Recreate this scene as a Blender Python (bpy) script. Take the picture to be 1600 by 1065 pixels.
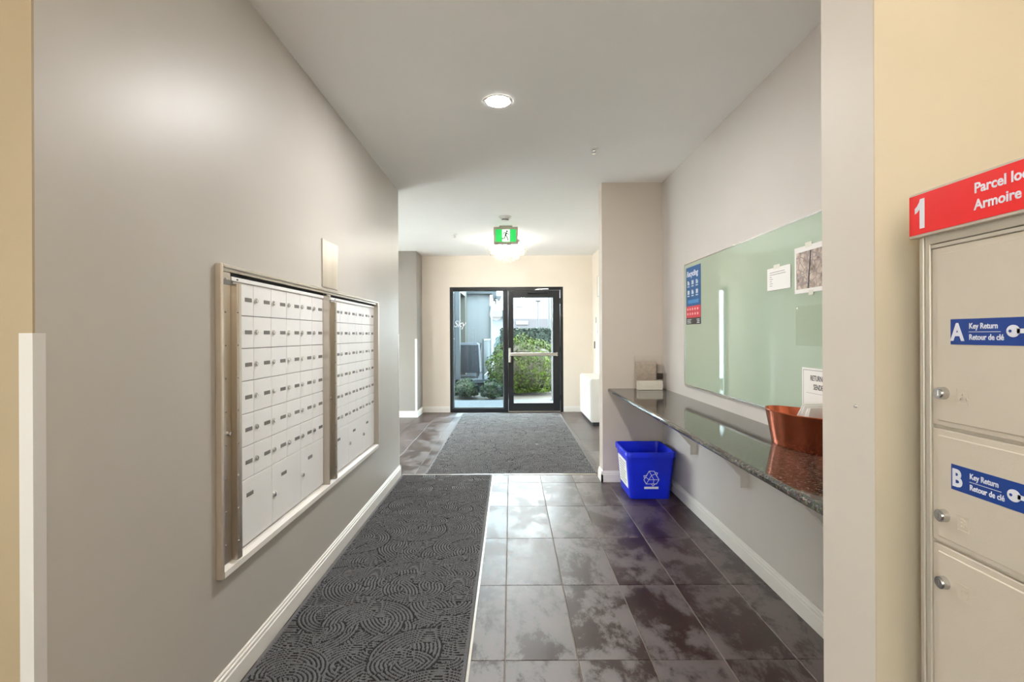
import bpy, bmesh, math, random
import numpy as np
from mathutils import Vector, Matrix

random.seed(7)
for o in list(bpy.data.objects):
    bpy.data.objects.remove(o, do_unlink=True)
SC = bpy.context.scene
COL = SC.collection
PI = math.pi

# ------------------------------------------------------------------ camera, world, exposure
H = 1.357                      # eye height
CEIL = 2.755
cam_d = bpy.data.cameras.new('camera')
cam_d.sensor_width = 36.0
cam_d.lens = 36.0 * 763 / 1600
cam_d.shift_x = 0.00125
cam_d.shift_y = -0.0059
cam_d.clip_start = 0.02
cam = bpy.data.objects.new('camera', cam_d)
COL.objects.link(cam)
cam.location = (0, 0, H)
cam.rotation_euler = (PI / 2, math.radians(0.25), 0)
SC.camera = cam

SC.view_settings.view_transform = 'Standard'
SC.view_settings.look = 'None'
SC.view_settings.gamma = 1
SC.view_settings.use_curve_mapping = False
SC.view_settings.exposure = 1.78

SKY = 9.0
POT = 230.0
POT_NEAR = 50.0
GLOBE = 2.7
BULB = 112.0

SC.cycles.max_bounces = 16
SC.cycles.diffuse_bounces = 8

world = bpy.data.worlds.new('world')
SC.world = world
world.use_nodes = True
wn = world.node_tree
wn.nodes.clear()
w_out = wn.nodes.new('ShaderNodeOutputWorld')
w_bg = wn.nodes.new('ShaderNodeBackground')
w_tc = wn.nodes.new('ShaderNodeTexCoord')
w_nz = wn.nodes.new('ShaderNodeTexNoise')
w_nz.inputs['Scale'].default_value = 1.6
w_nz.inputs['Detail'].default_value = 4
w_rp = wn.nodes.new('ShaderNodeValToRGB')
w_rp.color_ramp.elements[0].color = (0.80, 0.88, 0.97, 1)
w_rp.color_ramp.elements[1].color = (0.97, 0.99, 1.0, 1)
wn.links.new(w_tc.outputs['Generated'], w_nz.inputs['Vector'])
wn.links.new(w_nz.outputs['Fac'], w_rp.inputs['Fac'])
wn.links.new(w_rp.outputs['Color'], w_bg.inputs['Color'])
w_bg.inputs['Strength'].default_value = SKY
wn.links.new(w_bg.outputs['Background'], w_out.inputs['Surface'])

sun_d = bpy.data.lights.new('sun', 'SUN')
sun_d.energy = 1.0
sun_d.angle = math.radians(25)
sun_d.color = (1, 0.97, 0.92)
sun = bpy.data.objects.new('sun', sun_d)
COL.objects.link(sun)
sun.location = (6, 6, 14)
sun.rotation_euler = (math.radians(38), math.radians(20), 0)   # comes from over the building, veiled by cloud


# ------------------------------------------------------------------ helpers
def S(r, g, b):
    def f(c):
        c /= 255.0
        return c / 12.92 if c <= 0.04045 else ((c + 0.055) / 1.055) ** 2.4
    return (f(r), f(g), f(b), 1.0)


def mat(name, color, rough=0.5, metallic=0.0, var=0.06, scale=12.0, bump=0.0, bump_scale=200.0, ior=1.5,
        coat=0.0, coat_rough=0.03, coat_ior=1.5, sheen=0.0, emission=None, strength=0.0, stretch=(1, 1, 1), rough_var=0.0):
    """Procedural principled material with noise variation of colour and relief."""
    m = bpy.data.materials.new(name)
    m.use_nodes = True
    nt = m.node_tree
    p = nt.nodes['Principled BSDF']
    p.inputs['Roughness'].default_value = rough
    p.inputs['Metallic'].default_value = metallic
    p.inputs['IOR'].default_value = ior
    p.inputs['Coat Weight'].default_value = coat
    p.inputs['Coat Roughness'].default_value = coat_rough
    p.inputs['Coat IOR'].default_value = coat_ior
    p.inputs['Sheen Weight'].default_value = sheen
    geo = nt.nodes.new('ShaderNodeNewGeometry')
    mp = nt.nodes.new('ShaderNodeMapping')
    mp.inputs['Scale'].default_value = stretch
    nt.links.new(geo.outputs['Position'], mp.inputs['Vector'])
    nz = nt.nodes.new('ShaderNodeTexNoise')
    nz.inputs['Scale'].default_value = scale
    nz.inputs['Detail'].default_value = 5
    nt.links.new(mp.outputs['Vector'], nz.inputs['Vector'])
    rp = nt.nodes.new('ShaderNodeValToRGB')
    c = color
    rp.color_ramp.elements[0].position = 0.3
    rp.color_ramp.elements[1].position = 0.7
    rp.color_ramp.elements[0].color = (c[0] * (1 - var), c[1] * (1 - var), c[2] * (1 - var), 1)
    rp.color_ramp.elements[1].color = (min(1, c[0] * (1 + var)), min(1, c[1] * (1 + var)), min(1, c[2] * (1 + var)), 1)
    nt.links.new(nz.outputs['Fac'], rp.inputs['Fac'])
    nt.links.new(rp.outputs['Color'], p.inputs['Base Color'])
    if rough_var:
        mr = nt.nodes.new('ShaderNodeMapRange')
        mr.inputs['To Min'].default_value = max(0, rough - rough_var)
        mr.inputs['To Max'].default_value = rough + rough_var
        nt.links.new(nz.outputs['Fac'], mr.inputs['Value'])
        nt.links.new(mr.outputs['Result'], p.inputs['Roughness'])
    if bump:
        n2 = nt.nodes.new('ShaderNodeTexNoise')
        n2.inputs['Scale'].default_value = bump_scale
        n2.inputs['Detail'].default_value = 3
        nt.links.new(mp.outputs['Vector'], n2.inputs['Vector'])
        bp = nt.nodes.new('ShaderNodeBump')
        bp.inputs['Strength'].default_value = bump
        bp.inputs['Distance'].default_value = 0.002
        nt.links.new(n2.outputs['Fac'], bp.inputs['Height'])
        nt.links.new(bp.outputs['Normal'], p.inputs['Normal'])
    if emission is not None:
        p.inputs['Emission Color'].default_value = emission
        p.inputs['Emission Strength'].default_value = strength
    return m


def glass_mat(name, tint=(0.93, 0.97, 0.95, 1), ior=1.5, rough=0.0, gain=1.0, cloud=0.0):
    """Thin pane: fresnel mix of a tinted see-through and a glossy reflection."""
    m = bpy.data.materials.new(name)
    m.use_nodes = True
    nt = m.node_tree
    nt.nodes.clear()
    out = nt.nodes.new('ShaderNodeOutputMaterial')
    tr = nt.nodes.new('ShaderNodeBsdfTransparent')
    tr.inputs['Color'].default_value = tint
    gl = nt.nodes.new('ShaderNodeBsdfGlossy')
    gl.inputs['Roughness'].default_value = rough
    fr = nt.nodes.new('ShaderNodeFresnel')
    fr.inputs['IOR'].default_value = ior
    mu = nt.nodes.new('ShaderNodeMath')
    mu.operation = 'MULTIPLY'
    mu.inputs[1].default_value = gain
    mx = nt.nodes.new('ShaderNodeMixShader')
    nt.links.new(fr.outputs['Fac'], mu.inputs[0])
    geo = nt.nodes.new('ShaderNodeNewGeometry')
    front = nt.nodes.new('ShaderNodeMath')
    front.operation = 'SUBTRACT'
    front.inputs[0].default_value = 1.0
    nt.links.new(geo.outputs['Backfacing'], front.inputs[1])
    m3 = nt.nodes.new('ShaderNodeMath')
    m3.operation = 'MULTIPLY'
    nt.links.new(mu.outputs[0], m3.inputs[0])
    nt.links.new(front.outputs[0], m3.inputs[1])
    nt.links.new(m3.outputs[0], mx.inputs['Fac'])
    nt.links.new(tr.outputs[0], mx.inputs[1])
    nt.links.new(gl.outputs[0], mx.inputs[2])
    last = mx
    if cloud:
        df = nt.nodes.new('ShaderNodeBsdfDiffuse')
        df.inputs['Color'].default_value = (0.8, 0.8, 0.76, 1)
        tl = nt.nodes.new('ShaderNodeBsdfTranslucent')
        tl.inputs['Color'].default_value = (0.95, 0.95, 0.92, 1)
        ad = nt.nodes.new('ShaderNodeMixShader')
        ad.inputs['Fac'].default_value = 0.5
        nt.links.new(df.outputs[0], ad.inputs[1])
        nt.links.new(tl.outputs[0], ad.inputs[2])
        m2 = nt.nodes.new('ShaderNodeMixShader')
        m2.inputs['Fac'].default_value = cloud
        nt.links.new(mx.outputs[0], m2.inputs[1])
        nt.links.new(ad.outputs[0], m2.inputs[2])
        last = m2
    nt.links.new(last.outputs[0], out.inputs['Surface'])
    return m


class MB:
    """Collects shapes for ONE mesh."""

    def __init__(self):
        self.bm = bmesh.new()

    def _merge(self, t):
        me = bpy.data.meshes.new('tmp')
        t.to_mesh(me)
        t.free()
        self.bm.from_mesh(me)
        bpy.data.meshes.remove(me)

    def box(self, x0, x1, y0, y1, z0, z1, bevel=0.0, seg=1):
        t = bmesh.new()
        bmesh.ops.create_cube(t, size=1)
        for v in t.verts:
            v.co = Vector(((x0 + x1) / 2 + v.co.x * (x1 - x0), (y0 + y1) / 2 + v.co.y * (y1 - y0), (z0 + z1) / 2 + v.co.z * (z1 - z0)))
        if bevel:
            bmesh.ops.bevel(t, geom=list(t.edges), offset=bevel, segments=seg, affect='EDGES', profile=0.5)
        self._merge(t)
        return self

    def cyl(self, a, b, r, r2=None, n=16, caps=True):
        a, b = Vector(a), Vector(b)
        d = b - a
        t = bmesh.new()
        bmesh.ops.create_cone(t, cap_ends=caps, segments=n, radius1=r, radius2=r if r2 is None else r2, depth=d.length)
        q = Vector((0, 0, 1)).rotation_difference(d.normalized())
        for v in t.verts:
            v.co = q @ v.co + (a + b) / 2
        self._merge(t)
        return self

    def tube(self, pts, r, n=8):
        for a, b in zip(pts, pts[1:]):
            self.cyl(a, b, r, n=n)
        return self

    def sphere(self, c, r, n=12, sz=1.0):
        t = bmesh.new()
        bmesh.ops.create_uvsphere(t, u_segments=n, v_segments=max(4, n // 2), radius=r)
        for v in t.verts:
            v.co = Vector((v.co.x, v.co.y, v.co.z * sz)) + Vector(c)
        self._merge(t)
        return self

    def prism(self, pts, depth):
        """polygon pts (3D, ordered) swept by the vector depth"""
        d = Vector(depth)
        a = [self.bm.verts.new(p) for p in pts]
        b = [self.bm.verts.new(Vector(p) + d) for p in pts]
        self.bm.faces.new(a)
        self.bm.faces.new(b[::-1])
        n = len(a)
        for i in range(n):
            j = (i + 1) % n
            self.bm.faces.new((a[j], a[i], b[i], b[j]))
        return self

    def lathe(self, prof, c, n=32, sx=1.0, sy=1.0, rot=0.0, closed=False):
        rings = []
        for r, z in prof:
            ring = []
            for i in range(n):
                t = 2 * PI * i / n
                x, y = r * math.cos(t) * sx, r * math.sin(t) * sy
                ring.append(self.bm.verts.new((c[0] + x * math.cos(rot) - y * math.sin(rot), c[1] + x * math.sin(rot) + y * math.cos(rot), c[2] + z)))
            rings.append(ring)
        for a, b in zip(rings, rings[1:]):
            for i in range(n):
                j = (i + 1) % n
                self.bm.faces.new((a[i], a[j], b[j], b[i]))
        if closed:
            self.bm.faces.new(rings[0][::-1])
            self.bm.faces.new(rings[-1])
        return self


def wloc(o):
    v = Vector((0, 0, 0))
    while o is not None:
        v = v + o.location
        o = o.parent
    return v


def obj(name, mb, m, parent=None, smooth=False, origin=None):
    """Links the collected shape as one mesh object; verts are given in world space."""
    me = bpy.data.meshes.new(name)
    bmesh.ops.recalc_face_normals(mb.bm, faces=mb.bm.faces)
    if origin is None:
        origin = wloc(parent) if parent is not None else Vector((0, 0, 0))
    origin = Vector(origin)
    bmesh.ops.translate(mb.bm, verts=mb.bm.verts, vec=-origin)
    mb.bm.to_mesh(me)
    mb.bm.free()
    me.materials.append(m)
    if smooth:
        for p in me.polygons:
            p.use_smooth = True
        me.set_sharp_from_angle(angle=math.radians(40))
    o = bpy.data.objects.new(name, me)
    COL.objects.link(o)
    if parent is not None:
        o.parent = parent
        o.location = origin - wloc(parent)
    else:
        o.location = origin
    return o


def tag(o, label, cat, group=None, kind=None):
    o['label'] = label
    o['category'] = cat
    if group:
        o['group'] = group
    if kind:
        o['kind'] = kind
    return o


def thing(name, label, cat, loc, group=None):
    o = bpy.data.objects.new(name, None)
    o.empty_display_size = 0.05
    COL.objects.link(o)
    o.location = loc
    return tag(o, label, cat, group)


def struct(name, mb, m, parent=None, **k):
    o = obj(name, mb, m, parent, **k)
    if parent is None:
        o['kind'] = 'structure'
    return o


def copy_part(o, parent, loc):
    c = o.copy()
    COL.objects.link(c)
    c.parent = parent
    c.location = loc
    return c


def text(name, body, size, origin, right, up, m, parent, bold=0.0, depth=0.0004, align='LEFT', shear=0.0, sx=1.0):
    cu = bpy.data.curves.new('t', 'FONT')
    cu.body = body
    cu.size = size
    cu.offset = bold
    cu.extrude = depth
    cu.align_x = align
    cu.shear = shear
    cu.resolution_u = 3
    to = bpy.data.objects.new('t', cu)
    COL.objects.link(to)
    dg = bpy.context.evaluated_depsgraph_get()
    dg.update()
    me = bpy.data.meshes.new_from_object(to.evaluated_get(dg))
    bpy.data.objects.remove(to, do_unlink=True)
    R, U = Vector(right).normalized(), Vector(up).normalized()
    N = R.cross(U)
    base = wloc(parent)
    for v in me.vertices:
        c = v.co.copy()
        v.co = Vector(origin) + R * c.x * sx + U * c.y + N * c.z - base
    me.materials.clear()
    me.materials.append(m)
    me.name = name
    o = bpy.data.objects.new(name, me)
    COL.objects.link(o)
    o.parent = parent
    return o


def np_mesh(name, verts, faces, m, parent=None, smooth=False, origin=(0, 0, 0)):
    """verts (n,3), faces (m,4) arrays -> mesh object"""
    verts = np.asarray(verts, dtype=np.float32) - np.asarray(origin, dtype=np.float32)
    faces = np.asarray(faces, dtype=np.int32)
    me = bpy.data.meshes.new(name)
    k = faces.shape[1]
    me.vertices.add(len(verts))
    me.vertices.foreach_set('co', verts.ravel())
    me.loops.add(faces.size)
    me.loops.foreach_set('vertex_index', faces.ravel())
    me.polygons.add(len(faces))
    me.polygons.foreach_set('loop_start', np.arange(0, faces.size, k, dtype=np.int32))
    me.polygons.foreach_set('loop_total', np.full(len(faces), k, dtype=np.int32))
    if smooth:
        me.polygons.foreach_set('use_smooth', np.ones(len(faces), dtype=bool))
    me.update(calc_edges=True)
    me.validate()
    me.materials.append(m)
    o = bpy.data.objects.new(name, me)
    COL.objects.link(o)
    if parent is not None:
        o.parent = parent
        o.location = Vector(origin) - wloc(parent)
    else:
        o.location = origin
    return o


# ------------------------------------------------------------------ materials
M = {}
M['wall'] = mat('cream_wall_paint', S(230, 220, 207), 0.55, var=0.015, scale=3, bump=0.06, bump_scale=260)
M['wall_accent'] = mat('greige_accent_paint', S(186, 181, 174), 0.42, var=0.015, scale=3, bump=0.05, bump_scale=260)
M['wall_beige'] = mat('warm_beige_paint', S(208, 196, 174), 0.55, var=0.015, scale=3, bump=0.06, bump_scale=260)
M['wall_stub'] = mat('greige_stub_paint', S(204, 192, 180), 0.55, var=0.015, scale=3, bump=0.06, bump_scale=260)
M['wall_accent_dim'] = mat('shaded_accent_paint', S(142, 137, 131), 0.5, var=0.015, scale=3, bump=0.06, bump_scale=260)  # accent paint repeated darker, shade put into the colour against the window light
M['wall_tan'] = mat('tan_wall_paint', S(168, 150, 122), 0.55, var=0.015, scale=3, bump=0.06, bump_scale=260)
M['wall_pier'] = mat('pale_pier_paint', S(220, 212, 203), 0.55, var=0.015, scale=3, bump=0.06, bump_scale=260)
M['wall_niche'] = mat('pale_grey_niche_paint', S(206, 200, 194), 0.5, var=0.015, scale=3, bump=0.06, bump_scale=260)
M['ceiling'] = mat('ceiling_paint', S(246, 245, 244), 0.8, var=0.012, scale=2, bump=0.05, bump_scale=220)
M['trim'] = mat('white_trim_paint', S(232, 228, 222), 0.4, var=0.015, scale=5)
M['guard_white'] = mat('white_corner_guard_vinyl', S(212, 209, 206), 0.35, var=0.01, scale=5)
M['grout'] = mat('beige_grout', S(150, 138, 125), 0.9, var=0.08, scale=60)
M['alu'] = mat('brushed_aluminium', S(205, 198, 188), 0.34, 1.0, var=0.05, scale=14, stretch=(1, 1, 0.05), bump=0.04, bump_scale=300)
M['alu_warm'] = mat('pale_anodised_frame', S(222, 212, 200), 0.36, 0.75, var=0.03, scale=10)
M['steel'] = mat('satin_steel', S(205, 204, 202), 0.25, 1.0, var=0.04, scale=40)
M['chrome'] = mat('polished_chrome', S(215, 213, 210), 0.12, 1.0, var=0.02, scale=30)
M['mail_white'] = mat('white_mailbox_enamel', S(236, 236, 236), 0.38, var=0.012, scale=6)
M['dark_gap'] = mat('black_shadow_gap', S(30, 30, 31), 0.8, var=0.1)
M['label_grey'] = mat('grey_number_plate', S(120, 118, 116), 0.5, var=0.15, scale=300)
M['black_frame'] = mat('black_anodised_frame', S(24, 27, 32), 0.35, 0.0, var=0.06, scale=8)
M['black_plastic'] = mat('black_plastic', S(28, 28, 30), 0.5, var=0.08)
M['white_plastic'] = mat('white_plastic', S(235, 234, 230), 0.4, var=0.01)
M['paper'] = mat('white_paper', S(240, 238, 234), 0.7, var=0.01, scale=20)
M['paper_warm'] = mat('cream_paper', S(232, 224, 210), 0.7, var=0.03, scale=20)
M['brochure_print'] = mat('beige_brochure_print', S(178, 162, 146), 0.5, var=0.12, scale=40)
M['ink'] = mat('dark_ink', S(55, 55, 62), 0.7, var=0.05)
M['ink_grey'] = mat('grey_ink', S(160, 155, 158), 0.7, var=0.05)
M['tape'] = mat('masking_tape', S(226, 226, 212), 0.5, var=0.02)
M['navy'] = mat('poster_blue', S(26, 92, 150), 0.4, var=0.10, scale=30)
M['poster_red'] = mat('poster_red', S(205, 60, 72), 0.4, var=0.08, scale=40)
M['poster_black'] = mat('poster_black', S(50, 50, 52), 0.4, var=0.1, scale=40)
M['poster_light'] = mat('poster_pale_print', S(205, 214, 222), 0.5, var=0.1, scale=300)
M['poster_pink'] = mat('poster_pink_print', S(240, 175, 178), 0.5, var=0.1, scale=300)
M['poster_teal'] = mat('poster_light_blue', S(70, 140, 195), 0.5, var=0.1, scale=200)
M['board'] = mat('pale_green_glass_board', S(168, 186, 162), 0.35, var=0.01, scale=2, coat=1.0, coat_rough=0.01, coat_ior=1.75)
M['bin_blue'] = mat('blue_bin_plastic', S(10, 42, 225), 0.38, var=0.04, scale=5)
M['print_white'] = mat('white_print', S(225, 228, 240), 0.5, var=0.02)
M['red_sign'] = mat('red_sign_enamel', S(240, 16, 16), 0.45, var=0.02)
M['locker'] = mat('beige_locker_enamel', S(206, 196, 182), 0.42, 0.0, var=0.02, scale=8, bump=0.12, bump_scale=420)
M['locker_frame'] = mat('beige_locker_frame', S(204, 197, 184), 0.35, 0.3, var=0.03, scale=8)
M['sticker_blue'] = mat('blue_sticker', S(16, 62, 146), 0.4, var=0.02)
M['heater'] = mat('white_heater_enamel', S(222, 219, 214), 0.4, var=0.01)
M['grille_grey'] = mat('grey_heater_grille', S(196, 194, 190), 0.5, var=0.03)
M['copper'] = mat('brushed_copper', S(212, 116, 84), 0.20, 1.0, var=0.05, scale=30, stretch=(1, 1, 8))
M['bush'] = None


def tile_material():
    m = bpy.data.materials.new('lustrous_slate_tile')
    m.use_nodes = True
    nt = m.node_tree
    p = nt.nodes['Principled BSDF']
    geo = nt.nodes.new('ShaderNodeNewGeometry')
    oi = nt.nodes.new('ShaderNodeObjectInfo')
    sc = nt.nodes.new('ShaderNodeVectorMath')
    sc.operation = 'SCALE'
    sc.inputs[0].default_value = (7.0, 13.0, 5.0)
    nt.links.new(oi.outputs['Random'], sc.inputs['Scale'])
    ad = nt.nodes.new('ShaderNodeVectorMath')
    ad.operation = 'ADD'
    nt.links.new(geo.outputs['Position'], ad.inputs[0])
    nt.links.new(sc.outputs['Vector'], ad.inputs[1])
    mp = nt.nodes.new('ShaderNodeMapping')
    mp.inputs['Scale'].default_value = (1.7, 1.0, 1.0)
    nt.links.new(ad.outputs['Vector'], mp.inputs['Vector'])
    big = nt.nodes.new('ShaderNodeTexNoise')
    big.inputs['Scale'].default_value = 2.6
    big.inputs['Detail'].default_value = 13
    big.inputs['Roughness'].default_value = 0.74
    big.inputs['Distortion'].default_value = 0.2
    nt.links.new(mp.outputs['Vector'], big.inputs['Vector'])
    r1 = nt.nodes.new('ShaderNodeValToRGB')
    e = r1.color_ramp.elements
    e[0].position, e[1].position = 0.38, 0.62
    e[0].color = S(40, 17, 12)
    e[1].color = S(64, 33, 26)
    mid = e.new(0.5)
    mid.color = S(50, 24, 18)
    nt.links.new(big.outputs['Fac'], r1.inputs['Fac'])
    nt.links.new(r1.outputs['Color'], p.inputs['Base Color'])
    mask = nt.nodes.new('ShaderNodeMapRange')
    mask.inputs['From Min'].default_value = 0.46
    mask.inputs['From Max'].default_value = 0.53
    nt.links.new(big.outputs['Fac'], mask.inputs['Value'])
    rr = nt.nodes.new('ShaderNodeMapRange')
    rr.inputs['To Min'].default_value = 0.33
    rr.inputs['To Max'].default_value = 0.50
    nt.links.new(mask.outputs['Result'], rr.inputs['Value'])
    nt.links.new(rr.outputs['Result'], p.inputs['Roughness'])
    ii = nt.nodes.new('ShaderNodeMapRange')
    ii.inputs['To Min'].default_value = 1.75
    ii.inputs['To Max'].default_value = 2.75
    nt.links.new(mask.outputs['Result'], ii.inputs['Value'])
    nt.links.new(ii.outputs['Result'], p.inputs['IOR'])
    bp = nt.nodes.new('ShaderNodeBump')
    bp.inputs['Strength'].default_value = 0.03
    bp.inputs['Distance'].default_value = 0.001
    fine = nt.nodes.new('ShaderNodeTexNoise')
    fine.inputs['Scale'].default_value = 160
    fine.inputs['Detail'].default_value = 3
    nt.links.new(ad.outputs['Vector'], fine.inputs['Vector'])
    nt.links.new(fine.outputs['Fac'], bp.inputs['Height'])
    nt.links.new(bp.outputs['Normal'], p.inputs['Normal'])
    return m


M['tile'] = tile_material()


def granite_material():
    m = bpy.data.materials.new('speckled_granite')
    m.use_nodes = True
    nt = m.node_tree
    p = nt.nodes['Principled BSDF']
    geo = nt.nodes.new('ShaderNodeNewGeometry')
    v = nt.nodes.new('ShaderNodeTexVoronoi')
    v.inputs['Scale'].default_value = 150
    nt.links.new(geo.outputs['Position'], v.inputs['Vector'])
    n = nt.nodes.new('ShaderNodeTexNoise')
    n.inputs['Scale'].default_value = 70
    n.inputs['Detail'].default_value = 6
    nt.links.new(geo.outputs['Position'], n.inputs['Vector'])
    r = nt.nodes.new('ShaderNodeValToRGB')
    r.color_ramp.interpolation = 'CONSTANT'
    e = r.color_ramp.elements
    e[0].position, e[0].color = 0.0, S(36, 36, 36)
    e[1].position, e[1].color = 0.42, S(88, 82, 74)
    for pos, c in ((0.50, S(60, 60, 56)), (0.58, S(132, 122, 108)), (0.66, S(46, 48, 48))):
        x = e.new(pos)
        x.color = c
    nt.links.new(n.outputs['Fac'], r.inputs['Fac'])
    mx = nt.nodes.new('ShaderNodeMix')
    mx.data_type = 'RGBA'
    mx.blend_type = 'MULTIPLY'
    mx.inputs['Factor'].default_value = 0.55
    nt.links.new(r.outputs['Color'], mx.inputs['A'])
    nt.links.new(v.outputs['Color'], mx.inputs['B'])
    nt.links.new(mx.outputs['Result'], p.inputs['Base Color'])
    p.inputs['Roughness'].default_value = 0.06
    p.inputs['IOR'].default_value = 1.75
    return m


M['granite'] = granite_material()


def carpet_material():
    m = bpy.data.materials.new('charcoal_mat_pile')
    m.use_nodes = True
    nt = m.node_tree
    p = nt.nodes['Principled BSDF']
    geo = nt.nodes.new('ShaderNodeNewGeometry')
    n = nt.nodes.new('ShaderNodeTexNoise')
    n.inputs['Scale'].default_value = 420
    n.inputs['Detail'].default_value = 3
    nt.links.new(geo.outputs['Position'], n.inputs['Vector'])
    r = nt.nodes.new('ShaderNodeValToRGB')
    e = r.color_ramp.elements
    e[0].position, e[0].color = 0.35, S(68, 68, 70)
    e[1].position, e[1].color = 0.68, S(120, 120, 123)
    nt.links.new(n.outputs['Fac'], r.inputs['Fac'])
    nt.links.new(r.outputs['Color'], p.inputs['Base Color'])
    p.inputs['Roughness'].default_value = 0.95
    p.inputs['Sheen Weight'].default_value = 0.35
    p.inputs['Sheen Roughness'].default_value = 0.4
    return m


M['carpet'] = carpet_material()


M['groove_shade'] = mat('painted_groove_shade', S(28, 28, 30), 0.9, var=0.1, scale=80)  # dark colour standing in for shade between the pile ridges


def leaf_material(name, dark, light, scale=5):
    m = bpy.data.materials.new(name)
    m.use_nodes = True
    nt = m.node_tree
    p = nt.nodes['Principled BSDF']
    geo = nt.nodes.new('ShaderNodeNewGeometry')
    n = nt.nodes.new('ShaderNodeTexNoise')
    n.inputs['Scale'].default_value = scale
    n.inputs['Detail'].default_value = 6
    nt.links.new(geo.outputs['Position'], n.inputs['Vector'])
    r = nt.nodes.new('ShaderNodeValToRGB')
    e = r.color_ramp.elements
    e[0].position, e[0].color = 0.35, dark
    e[1].position, e[1].color = 0.65, light
    nt.links.new(n.outputs['Fac'], r.inputs['Fac'])
    nt.links.new(r.outputs['Color'], p.inputs['Base Color'])
    p.inputs['Roughness'].default_value = 0.75
    p.inputs['Specular IOR Level'].default_value = 0.2
    return m


M['bush'] = leaf_material('bright_shrub_leaves', S(24, 36, 5), S(58, 75, 11))
M['juniper'] = leaf_material('dark_juniper_leaves', S(15, 28, 22), S(42, 58, 28))
M['hedge'] = leaf_material('dark_hedge_leaves', S(15, 25, 22), S(38, 50, 43), 8)
M['blue_spruce'] = leaf_material('blue_green_leaves', S(34, 55, 57), S(60, 81, 78))
M['bark'] = mat('brown_bark', S(70, 56, 42), 0.9, var=0.2, scale=30)
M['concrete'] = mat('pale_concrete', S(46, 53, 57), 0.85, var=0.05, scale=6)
M['paving_pale'] = mat('pale_paving', S(222, 220, 216), 0.9, var=0.05, scale=6)
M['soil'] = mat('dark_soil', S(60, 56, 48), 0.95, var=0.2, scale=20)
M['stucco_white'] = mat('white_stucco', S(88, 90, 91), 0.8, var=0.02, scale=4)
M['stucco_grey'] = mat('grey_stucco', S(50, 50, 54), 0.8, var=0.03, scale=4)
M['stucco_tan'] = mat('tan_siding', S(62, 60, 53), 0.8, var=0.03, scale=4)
M['fascia'] = mat('slate_fascia', S(36, 41, 44), 0.6, var=0.05)
M['dark_opening'] = mat('dark_doorway_glass', S(66, 64, 54), 0.3, var=0.1)
M['patio_cover'] = mat('black_patio_fabric', S(24, 30, 38), 0.7, var=0.1)
M['rail_paint'] = mat('pale_rail_paint', S(92, 97, 99), 0.5, var=0.03)
M['glass'] = glass_mat('clear_door_glass', (0.90, 0.94, 0.93, 1))
M['glass_blue'] = glass_mat('bluish_sidelight_glass', (0.75, 0.85, 0.88, 1), gain=1.5)
M['acrylic'] = glass_mat('clear_acrylic', (0.985, 0.985, 0.98, 1), ior=1.35, rough=0.08)
M['sleeve'] = glass_mat('frosted_plastic_sleeve', (0.98, 0.99, 0.97, 1), cloud=0.10)
M['crystal'] = glass_mat('crystal_bead', (0.97, 0.96, 0.93, 1), ior=1.6, rough=0.05, gain=1.3, cloud=0.05)
M['lamp_white'] = mat('led_diffuser', S(255, 250, 240), 0.5, emission=(1, 0.98, 0.965, 1), strength=POT)
M['lamp_fill_warm'] = mat('warm_fill_diffuser', S(255, 240, 215), 0.5, emission=(1, 0.92, 0.81, 1), strength=POT_NEAR)
M['lamp_fill'] = mat('opal_fill_globe', S(255, 245, 230), 0.5, emission=(1, 0.94, 0.85, 1), strength=GLOBE)
M['lamp_bulb'] = mat('halogen_bulb', S(255, 246, 226), 0.5, emission=(1, 0.97, 0.93, 1), strength=BULB)
M['exit_green'] = mat('backlit_green', S(30, 160, 70), 0.4, var=0.05, emission=S(30, 170, 74), strength=0.45)
M['exit_pale'] = mat('backlit_pale', S(220, 245, 215), 0.4, var=0.02, emission=S(225, 250, 220), strength=0.6)
M['exit_ink'] = mat('dark_green_ink', S(20, 70, 48), 0.5, var=0.05)
M['exit_case'] = mat('exit_case_beige', S(196, 184, 172), 0.5, var=0.02)
M['map_print'] = None


def map_material():
    m = bpy.data.materials.new('aerial_map_print')
    m.use_nodes = True
    nt = m.node_tree
    p = nt.nodes['Principled BSDF']
    geo = nt.nodes.new('ShaderNodeNewGeometry')
    mp = nt.nodes.new('ShaderNodeMapping')
    mp.inputs['Rotation'].default_value = (math.radians(90), 0, math.radians(90))
    nt.links.new(geo.outputs['Position'], mp.inputs['Vector'])
    n = nt.nodes.new('ShaderNodeTexNoise')
    n.inputs['Scale'].default_value = 38
    n.inputs['Detail'].default_value = 8
    nt.links.new(geo.outputs['Position'], n.inputs['Vector'])
    r = nt.nodes.new('ShaderNodeValToRGB')
    e = r.color_ramp.elements
    e[0].position, e[0].color = 0.33, S(120, 108, 86)
    e[1].position, e[1].color = 0.66, S(214, 200, 186)
    x = e.new(0.5)
    x.color = S(184, 166, 156)
    nt.links.new(n.outputs['Fac'], r.inputs['Fac'])
    v = nt.nodes.new('ShaderNodeTexVoronoi')
    v.feature = 'DISTANCE_TO_EDGE'
    v.distance = 'EUCLIDEAN'
    v.inputs['Scale'].default_value = 22
    nt.links.new(geo.outputs['Position'], v.inputs['Vector'])
    ls = nt.nodes.new('ShaderNodeMath')
    ls.operation = 'LESS_THAN'
    ls.inputs[1].default_value = 0.05
    nt.links.new(v.outputs['Distance'], ls.inputs[0])
    mx = nt.nodes.new('ShaderNodeMix')
    mx.data_type = 'RGBA'
    nt.links.new(ls.outputs[0], mx.inputs['Factor'])
    nt.links.new(r.outputs['Color'], mx.inputs['A'])
    mx.inputs['B'].default_value = S(160, 146, 142)
    nt.links.new(mx.outputs['Result'], p.inputs['Base Color'])
    p.inputs['Roughness'].default_value = 0.6
    return m


M['map_print'] = map_material()

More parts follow.
